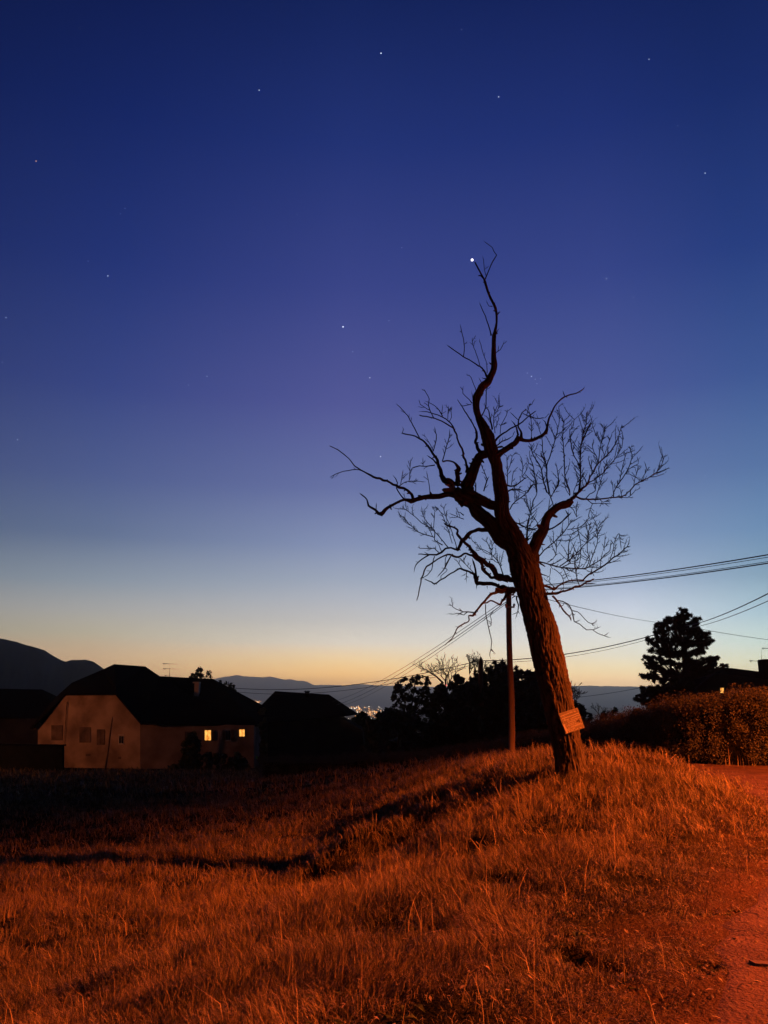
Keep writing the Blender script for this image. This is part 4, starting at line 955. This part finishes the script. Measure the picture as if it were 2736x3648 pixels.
def window(par, pl, x0, x1, y0, y1, lit, sh=(0, 0), off=.05, lintel=False):
    q = lambda x, y, o: P(x, y, pl(x)-o)
    fr = prism('window', [q(x0-1.5, y0-1.5, off), q(x1+1.5, y0-1.5, off), q(x1+1.5, y1+1.5, off), q(x0-1.5, y1+1.5, off)], (0, .12, 0), m_fr if lit != 2 else m_shut, par)
    xm = (x0+x1)/2
    for (a_, b_) in ((x0, xm-.7), (xm+.7, x1)):
        prism('pane', [q(a_, y0, off+.02), q(b_, y0, off+.02), q(b_, y1, off+.02), q(a_, y1, off+.02)], (0, .015, 0), m_lit if lit == 1 else m_dglass, fr)
    for s_, xx in ((sh[0], x0-3-abs(sh[0])), (sh[1], x1+3)):
        if s_: prism('shutter', [q(xx, y0-1, off+.04), q(xx+s_, y0-1, off+.04), q(xx+s_, y1+1, off+.04), q(xx, y1+1, off+.04)], (0, .05, 0), m_shut, par)
    if lintel:
        prism('sill', [q(x0-3, y1+2, off+.08), q(x1+3, y1+2, off+.08), q(x1+3, y1+5, off+.08), q(x0-3, y1+5, off+.08)], (0, .2, 0), m_stone, par)
        prism('lintel', [q(x0-3, y0-6, off+.03), q(x1+3, y0-6, off+.03), q(x1+3, y0-2.5, off+.03), q(x0-3, y0-2.5, off+.03)], (0, .1, 0), m_stone, par)
    return fr
window(farm, splane, 730, 751, 2602, 2637, 1, (0, 9))
window(farm, splane, 805, 820, 2602, 2636, 0, (9, 10), lintel=True)
window(farm, splane, 853, 871, 2599, 2623, 1)
m_old = mat('closed_shutter', (.20,.14,.11), .95, (.09,.065,.05), 1.1, spec=0)
m_keep, m_dg, m_sh = m_lit, m_dglass, m_shut
m_dglass = m_old; m_shut = m_old
window(farm, gplane, 184, 222, 2585, 2636, 2)
window(farm, gplane, 284, 322, 2592, 2644, 2)
window(farm, gplane, 346, 372, 2600, 2652, 2)
m_dglass, m_shut = m_dg, m_sh
window(farm, gplane, 424, 439, 2622, 2648, 0, lintel=True)
for x, y, w_, h_ in ((314,2690,8,4),(426,2700,5,4)):
    prism('vent', [P(a_, b_, gplane(a_)-.04) for a_, b_ in ((x-w_, y-h_), (x+w_, y-h_), (x+w_, y+h_), (x-w_, y+h_))], (0, .08, 0), m_shut, farm)
prism('door', [P(a_, b_, splane(a_)-.05) for a_, b_ in ((658,2606),(686,2606),(686,2655),(658,2655))], (0, .1, 0), m_shut, farm)
a = Acc(); p = np.array([P(239, 2500, gplane(239)-.15), P(222, 2735, gplane(222)-.15)]); tube(a, p, np.array([.045, .045]), 8); a.build('downpipe', m_shut, farm)
# lit-up eaves end on the left: boxed verge
prism('eaves_box', [P(a_, b_, gplane(a_)-.1) for a_, b_ in ((112,2596),(140,2572),(140,2598))], (0, .4, 0), m_rend, farm)

def antenna(name, label, mast, booms, Yd):
    o = empty(name, P(mast[0], mast[2], Yd)); tag(o, label, 'aerial'); a = Acc()
    tube(a, np.array([P(mast[0], mast[2]+8, Yd), P(mast[0], mast[1], Yd)]), np.array([.04, .035]), 6); a.build('mast', m_steel, o)
    for (x0, x1, y, ne) in booms:
        a = Acc(); A_, B_ = P(x0, y, Yd), P(x1, y+2, Yd); tube(a, np.array([A_, B_]), np.array([.034, .034]), 6)
        for k in range(ne):
            c0 = A_.lerp(B_, (k+.5)/ne); tube(a, np.array([c0+Vector((0, -.35, 0)), c0+Vector((0, .35, 0))]), np.array([.012, .012]), 5)
        for k in range(3):
            c0 = A_.lerp(B_, .05+.05*k); tube(a, np.array([c0+Vector((0, 0, -.12)), c0+Vector((0, 0, .12))]), np.array([.012, .012]), 5)
        a.build('boom', m_steel, o)
    return o
antenna('roof_aerial', 'television aerial with three booms on the farmhouse ridge', (604, 2362, 2416), [(580,636,2364,9),(580,640,2382,8),(586,616,2407,4)], 83)

nb = empty('neighbour_house', P(50, 2680, 96)); tag(nb, 'dark low house at the left edge behind the farmhouse', 'house')
nw = lambda L_: [P(x, y, 96) for x, y in L_]
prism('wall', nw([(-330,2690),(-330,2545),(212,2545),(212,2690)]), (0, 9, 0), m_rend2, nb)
A_ = [P(-345,2556,95.2), P(222,2556,95.2), P(150,2456,100.5), P(-300,2448,100.5)]
bz = A_[1].z
rv_ = A_+[Vector((A_[0].x, 106, bz)), Vector((A_[1].x+.5, 106, bz))]
ro = mk('roof', rv_, [(0,1,2,3),(3,2,5,4),(1,5,2),(0,3,4)], m_tile, nb); so = ro.modifiers.new('t', 'SOLIDIFY'); so.thickness = .12

cb = empty('barn', P(1050, 2720, 80)); tag(cb, 'black hip-roofed house between the farmhouse and the town lights', 'house')
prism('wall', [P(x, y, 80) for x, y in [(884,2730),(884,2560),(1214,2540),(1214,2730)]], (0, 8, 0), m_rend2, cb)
A_ = [P(862,2582,79.2), P(1240,2547,79.2), P(1172,2474,83.5), P(980,2462,83.5)]
ro = mk('roof', A_+[Vector((A_[0].x+1, 89, A_[0].z)), Vector((A_[1].x+.6, 89, A_[1].z))], [(0,1,2,3),(3,2,5,4),(1,5,2),(0,3,4)], m_tile, cb); so = ro.modifiers.new('t', 'SOLIDIFY'); so.thickness = .12
ch = boxv('chimney', P(1094, 2484, 82.9), M(83, 15), .5, M(83, 20), m_tile, cb)
boxv('chimney_cap', P(1094, 2464, 82.9), M(83, 20), .6, .06, m_tile, ch)
for k in (-6, 0, 6): boxv('chimney_pot', P(1094+k, 2476-13+0, 82.9)+Vector((0, 0, -.12)), M(83, 2.5), .07, .2, m_tile, ch)
sh = prism('lean_to', [P(x, y, 79) for x, y in [(1214,2730),(1214,2558),(1232,2566),(1292,2602),(1300,2730)]], (0, 6, 0), m_rend2, cb)

rh = empty('bungalow', P(2600, 2560, 62)); tag(rh, 'black house above the hedge at the right edge with one small lit window', 'house')
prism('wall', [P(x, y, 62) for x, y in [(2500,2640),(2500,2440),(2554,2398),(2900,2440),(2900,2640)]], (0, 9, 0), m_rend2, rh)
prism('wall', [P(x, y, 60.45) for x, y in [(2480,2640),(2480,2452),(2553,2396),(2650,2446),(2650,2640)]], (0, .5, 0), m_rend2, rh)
A_ = [P(2452,2472,61), P(2900,2500,61), P(2900,2408,64.5), P(2712,2393,64.5), P(2608,2380,64.5), P(2554,2377,64.5)]
ro = mk('roof', A_+[Vector((A_[0].x, 74, A_[0].z)), Vector((A_[1].x, 74, A_[1].z))], [(0,1,2,3,4,5),(5,4,3,2,7,6),(0,5,6)], m_tile, rh); so = ro.modifiers.new('t', 'SOLIDIFY'); so.thickness = .15
ch = boxv('chimney', P(2738, 2420, 63.5), M(63, 46), .9, M(63, 66), m_tile, rh); boxv('chimney_cap', P(2738, 2354, 63.5), M(63, 52), 1.1, .1, m_tile, ch)
window(rh, lambda x: 60.43, 2567, 2578, 2451, 2468, 1)
antenna('roof_aerial', 'thin television aerial beside the chimney at the right edge', (2713, 2303, 2396), [(2670,2712,2354,6),(2715,2760,2309,6)], 64)

gw = empty('garden_wall', P(100, 2735, 66)); tag(gw, 'low dark garden wall in front of the farmhouse gable at the left edge', 'wall')
prism('masonry', [P(x, y, 66) for x, y in [(-260,2765),(-260,2650),(222,2658),(222,2765)]], (0, .4, 0), mat('mossy_stone', (.022,.024,.018), 1, (.012,.014,.01), 2, spec=0), gw)
prism('coping', [P(x, y, 65.9) for x, y in [(-262,2650),(-262,2646),(226,2654),(226,2658)]], (0, .6, 0), m_tile, gw)
for i, (lab, poly, n_, rr_) in enumerate([('tall dark shrub against the farmhouse wall left of the lit window', [(655,2650),(665,2615),(692,2612),(708,2640),(706,2735),(640,2735)], 60, (7,12)), ('low dark shrubbery under the farmhouse windows', [(640,2716),(730,2688),(800,2694),(850,2688),(880,2704),(890,2745),(560,2745)], 90, (7,12)), ('narrow ivy-like shrub between the farmhouse and the black house', [(925,2530),(940,2525),(948,2600),(945,2720),(925,2720),(930,2600)], 50, (5,9))]):
    xs = sum(a for a, _ in poly)/len(poly); tree('shrub', lab, (xs, 2735), None, 70-i*.7, blobfill(poly, n_, rr_, 120+i), 1100, .14, m_leaf, cat='shrub', group='shrubs around the farmhouse', seed=130+i)

# small outdoor lamp and the yellow-green tarpaulin it lights
ol = empty('outdoor_lamp', P(915, 2656, 77)); tag(ol, 'small white outdoor lamp at the right corner of the farmhouse', 'lamp')
m_wl = mat('white_lamp', (.9,.95,.9), .4, emit=(.9,1,.85), es=1.2)
boxv('lamp_glass', P(906, 2600, 78.6), .12, .1, .22, m_wl, ol); boxv('lamp_glass', P(904, 2657, 78.6), .35, .1, .06, m_wl, ol)
pl_ = bpy.data.lights.new('garden_light', 'POINT'); pl_.energy = 5; pl_.color = (.85, 1, .6); pl_.shadow_soft_size = .1; po = bpy.data.objects.new('garden_light', pl_); C.objects.link(po); po.location = P(908, 2672, 75.5)
m_tarp = mat('tarpaulin', (.45,.75,.03), .5, (.3,.6,.02), 2)
tv = []; c0 = P(903, 2704, 75)
for i in range(9):
    for j in range(5): tv.append((c0.x+(i-4)*.12, c0.y+(j-2)*.2, c0.z+.04+(.30 if 3 < i < 7 else .13)*(1-abs(j-2)/2.4)*(.6+.6*vnoise(i*.9, j*.9, 4))))
tag(mk('tarpaulin', tv, [(i*5+j, (i+1)*5+j, (i+1)*5+j+1, i*5+j+1) for i in range(8) for j in range(4)], m_tarp), 'crumpled bright yellow-green sheet on the ground by the farmhouse corner', 'tarpaulin')

# ------------------------------------------------------------------ poles and wires
m_pole = mat('pole_wood', (.19,.13,.085), .9, (.10,.07,.045), 6, .008, 30, stretch=(1,1,.1))
def pole(name, label, x0, y0, x1, y1, Yd, r0, r1, group=None, cap=True):
    A_, B_ = P(x0, y0, Yd), P(x1, y1, Yd); o = empty(name, A_); tag(o, label, 'utility pole', group)
    a = Acc(); p, r = catmull([A_, A_.lerp(B_, .33)+Vector((.02, 0, 0)), A_.lerp(B_, .66)-Vector((.015, 0, 0)), B_], [r0, (r0*2+r1)/3, (r0+2*r1)/3, r1], .3); tube(a, p, r, 14, .05, 3); a.build('post', m_pole, o)
    if cap:
        boxv('crossarm', B_+Vector((0, -.13, -.35)), .9, .08, .09, m_pole, o)
        for dx in (-.38, .38):
            a = Acc(); q = B_+Vector((dx, -.13, -.26)); tube(a, np.array([q, q+Vector((0, 0, .06)), q+Vector((0, 0, .12))]), np.array([.03, .045, .02]), 8); a.build('insulator', m_fr, o)
    if 'slim' in label:
        for dz in (-.35, -.75):
            boxv('bracket', B_+Vector((0, -.10, dz)), .30, .05, .05, m_steel, o)
            for dx in (-.13, .13):
                a = Acc(); q = B_+Vector((dx, -.14, dz+.05)); tube(a, np.array([q, q+Vector((0, 0, .05)), q+Vector((0, 0, .10))]), np.array([.03, .045, .02]), 8); a.build('insulator', m_fr, o)
    return o, B_
_, T1 = pole('utility_pole', 'slim wooden utility pole standing left of the leaning tree', 1824, 2725, 1812, 2085, 26, .105, .085, cap=False)
_, T2 = pole('utility_pole', 'short black utility pole topping the conifer group', 1714, 2560, 1713, 2338, 60, .20, .17, cap=False)
_, T3 = pole('utility_pole', 'thin leaning pole in front of the farmhouse gable', 375, 2745, 402, 2550, 69, .075, .05, cap=False)
m_wire = mat('cable', (.02,.02,.02), .6)
def wire(label, A_, B_, r, sag=.3, group=None, twist=0):
    a = Acc(); n_ = 30; t = np.linspace(0, 1, n_); Av, Bv = np.array(A_), np.array(B_)
    p = Av[None]*(1-t)[:, None]+Bv[None]*t[:, None]; p[:, 2] -= sag*4*t*(1-t)
    tube(a, p, np.full(n_, r), 6)
    if twist:
        for k in (0, 1): 
            q = p.copy(); q[:, 2] += (1 if k else -1)*twist; tube(a, q, np.full(n_, r), 6)
    o = a.build('overhead_wire', m_wire); tag(o, label, 'wire', group or 'overhead wires'); return o
wire('upper cable running from the slim pole out of the right edge', P(1815,2092,26), P(2790,1967,15), .012, .1)
wire('thin strand just under the upper cable at the right edge', P(1815,2096,26), P(2790,1976,15), .006, .1)
wire('second cable running from the slim pole out of the right edge, below the upper one', P(1818,2108,26), P(2790,1998,15), .012, .1)
wire('thin strand just above the second cable at the right edge', P(1818,2105,26), P(2790,1992,15), .006, .1)
wire('thin wire sloping down from the leaning tree to behind the pine', P(1820,2100,26), P(2400,2222,58), .011, .2)
wire('thin wire descending right of the pine to the right edge', P(2400,2222,58), P(2790,2285,60), .016, .1)
wire('thick cable climbing from the pine to the upper right edge', P(2430,2232,55), P(2800,2082,22), .018, .2)
wire('thinner cable climbing from the pine just below the thick one', P(2430,2240,55), P(2800,2112,22), .012, .2)
wire('cable hanging between the black pole and the pine', P(1714,2354,60), P(2430,2232,55), .030, .55)
wire('faint wire hanging just below the cable between the black pole and the pine', P(1714,2360,60), P(2430,2240,55), .014, .62)
wire('cable running left from the black pole to the farmhouse hip', P(1712,2352,60), P(800,2448,82), .026, .95)
wire('fainter wire running left under the cable to the farmhouse', P(1712,2360,60), P(800,2460,82), .018, 1.1)
wire('upper steep wire falling left from the slim pole towards the black house', P(1812,2128,26), P(1180,2500,80), .010, .5)
wire('middle steep wire falling left from the slim pole towards the black house', P(1812,2138,26), P(1195,2512,80), .013, .45)
wire('lowest steep wire falling left from the slim pole towards the black house', P(1812,2144,26), P(1225,2512,80), .009, .45)
wire('faint short wire crossing the ridge right of the leaning trunk', P(2020,2488,60), P(2330,2440,62), .014, .1)

# ------------------------------------------------------------------ valley lights
def lightball(name, px, py, Yd, rpx, m):
    import bmesh
    c0 = P(px, py, Yd); r = M(Yd, rpx); bm = bmesh.new(); bmesh.ops.create_icosphere(bm, subdivisions=2, radius=r); vs_ = [c0+v_.co for v_ in bm.verts]; fs__ = [tuple(v_.index for v_ in f_.verts) for f_ in bm.faces]; bm.free()
    return mk(name, vs_, fs__, m)
def mlamp(name, col, es): return mat(name, (.2,.2,.2), .5, emit=col, es=es)
m_or = mlamp('orange_light', (1,.42,.12), 3.5); m_wh = mlamp('white_light', (1,.8,.6), 3); m_pk = mlamp('red_light', (1,.08,.15), 2.0)
vs_, fs_ = {0: [], 1: []}, {0: [], 1: []}
rg = random.Random(12)
def addl(px, py, rpx, k, Yd=2600):
    c0 = P(px, py, Yd); r = M(Yd, rpx); i = len(vs_[k])
    vs_[k] += [c0+Vector(d)*r for d in ((1,0,0),(-1,0,0),(0,1,0),(0,-1,0),(0,0,1),(0,0,-1))]; fs_[k] += [tuple(i+j for j in q) for q in ((0,2,4),(2,1,4),(1,3,4),(3,0,4),(2,0,5),(1,2,5),(3,1,5),(0,3,5))]
for k in range(130): addl(rg.gauss(1312, 34) if rg.random() < .6 else rg.uniform(1215, 1400), rg.gauss(2541, 8), rg.uniform(.6, 1.9), int(rg.random() < .35))
for k in range(34): addl(rg.uniform(1212, 1280), rg.gauss(2521, 3), rg.uniform(.8, 1.9), int(rg.random() < .5))
for k in range(16): addl(rg.uniform(1240, 1370), rg.gauss(2524, 4), rg.uniform(.4, .9), 1)
for k in range(24): addl(rg.uniform(893, 930), rg.gauss(2500, 2), rg.uniform(.8, 1.7), int(rg.random() < .4))
for k in range(12): addl(rg.uniform(1235, 1420), rg.uniform(2555, 2590), rg.uniform(.6, 1.4), int(rg.random() < .4), 1500)
tag(mk('town_lights', vs_[0], fs_[0], m_or), kind='stuff'); tag(mk('town_lights', vs_[1], fs_[1], m_wh), kind='stuff')
for (px, py, Yd, r_, m_, lab, gp) in [
    (884,2514,900,3,m_pk,'small red light between the farmhouse roof and the black house',None),(891,2527,700,2.2,m_wh,'small white light just under the red one beside the farmhouse roof',None),
    (1217,2547,300,3.2,m_or,'orange light at the right eave of the black house',None),(1294,2581,300,2.4,m_or,'orange light low in front of the town, above the dark bushes',None),
    (2086,2568,300,2.6,m_pk,'red light just right of the board',None),(2094,2579,300,2.6,m_wh,'pale light just below the red light right of the board',None),(2136,2569,300,1.6,m_or,'faint orange light farther right of the board',None),
    (1938,2570,200,1.7,m_wh,'upper white light left of the trunk behind the shrubs',None),(1926,2585,200,1.8,m_wh,'left lower white light left of the trunk behind the shrubs',None),(1947,2590,200,1.4,m_wh,'right lower white light left of the trunk behind the shrubs',None),
    (1590,2441,58,1.8,m_pk,'tiny red light among the tops of the dark bushy tree',None)]:
    tag(lightball('distant_lamp', px, py, Yd, r_, m_), lab, 'light', 'distant lamps')

# ------------------------------------------------------------------ stars
m_star = mlamp('star_white', (.8,.88,1), 2.2); m_starf = mlamp('star_faint', (.42,.48,.75), 1.6); m_staro = mlamp('star_orange', (1,.4,.2), 1.6); m_planet = mlamp('planet', (1,.9,1), 3.0)
k_ = 1.6492; SD = 20000
tag(lightball('planet', 1682, 926, SD, 5, m_planet), 'large bright white planet beside the topmost twig of the leaning tree', 'planet')
st = [(823,115,2.3,0,'bright star high near the top middle of the picture'),(560,195,1.8,0,'star high up, left of the bright top star'),(1077,209,2.0,0,'star high up, right of the bright top star'),(78,348,2.3,2,'orange star near the upper left edge'),
(1523,374,1.7,0,'lone star near the upper right edge'),(741,706,2.6,0,'brightest star left of the tree top'),(233,596,1.8,0,'star at mid height in the left of the sky'),(190,564,1.2,1,'faint star just left of the mid-height left star'),
(1310,602,1.7,0,'star right of the tree top at the height of the planet'),(1368,642,1.2,1,'faint star below right of the star right of the tree top'),(13,686,1.5,0,'star at the left edge, mid height'),(762,760,1.3,1,'faint star just under the brightest star left of the tree'),
(829,760,1.1,1,'faint star between the brightest star and the tree'),(799,816,1.4,0,'small star below the brightest star left of the tree'),(447,813,1.3,0,'small star in the left middle sky'),(407,832,1.1,1,'faint star left of the small star in the left middle sky'),
(313,878,1.1,1,'faint lone star in the lower left sky'),(38,950,1.4,0,'small star low at the left edge'),(822,986,1.6,0,'lowest star, just above the long left limb'),(1523,1028,1.1,1,'faint star low on the right, beside the crown'),
(1148,813,1.4,0,'brightest star of the little cluster right of the tree'),(172,60,1.2,1,'faint star in the top left corner'),(997,64,1.2,1,'faint star near the top edge, right of middle'),(1402,128,1.4,0,'star near the top right corner'),
(1464,272,1.1,1,'faint star above the lone upper right star'),(270,450,1.2,1,'faint star in the upper left sky, right one of two'),(260,462,1.0,1,'faint star in the upper left sky, left one of two'),(642,463,1.0,1,'faint star above and left of the planet'),
(868,535,1.2,1,'faint star left of the planet'),(840,693,1.2,1,'faint star between the brightest star and the upper trunk'),(5,782,1.2,1,'faint star at the left edge above the low one'),(1396,480,1.1,1,'faint star right of and above the planet')]
for (x, y, r_, c_, lab) in st:
    tag(lightball('star', x*k_, y*k_, SD, r_*.82, (m_star, m_starf, m_staro)[c_]), lab, 'star', 'stars in the sky')
for (x, y, lab) in ((1139,806,'faint top left star of the little cluster right of the tree'),(1156,819,'faint middle star of the little cluster, just below its brightest one'),(1168,818,'faint rightmost star of the little cluster right of the tree'),(1160,829,'faint lowest star of the little cluster right of the tree')):
    tag(lightball('star', x*k_, y*k_, SD, .95, m_starf), lab, 'star', 'cluster stars')

# ------------------------------------------------------------------ small thing on the road
stv = [P(2668,3428,5.0)]
def onroad(px, py):
    u = (px-CX)/F; v_ = (py-CY)/F; d = Vector((u, cp+v_*sp, sp-v_*cp)); t = (0.012-CAMZ)/d.z; return Vector((0, 0, CAMZ))+d*t
o_ = [onroad(2668,3428), onroad(2760,3434), onroad(2760,3446), onroad(2690,3440)]
tag(prism('wood_strip', o_, (0, 0, .014), m_shut, None), 'thin dark strip of wood lying on the road at the right edge', 'wood strip')

# ------------------------------------------------------------------ haze
HAZE = True
if HAZE:
    hv = [(x, y, z) for z in (-66, 270) for x, y in ((-13500,-700),(13500,-700),(13500,12000),(-13500,12000))]
    hm = bpy.data.materials.new('haze'); hm.use_nodes = True; t = hm.node_tree; t.nodes.clear()
    pv = N(t, 'ShaderNodeVolumePrincipled'); pv.inputs['Density'].default_value = 1.3e-4; pv.inputs['Anisotropy'].default_value = .8; pv.inputs['Color'].default_value = (1,.97,.94,1); om = N(t, 'ShaderNodeOutputMaterial'); L(t, pv.outputs[0], om.inputs['Volume'])
    tag(mk('haze', hv, [(3,2,1,0),(4,5,6,7),(0,1,5,4),(1,2,6,5),(2,3,7,6),(3,0,4,7)], hm), kind='stuff')
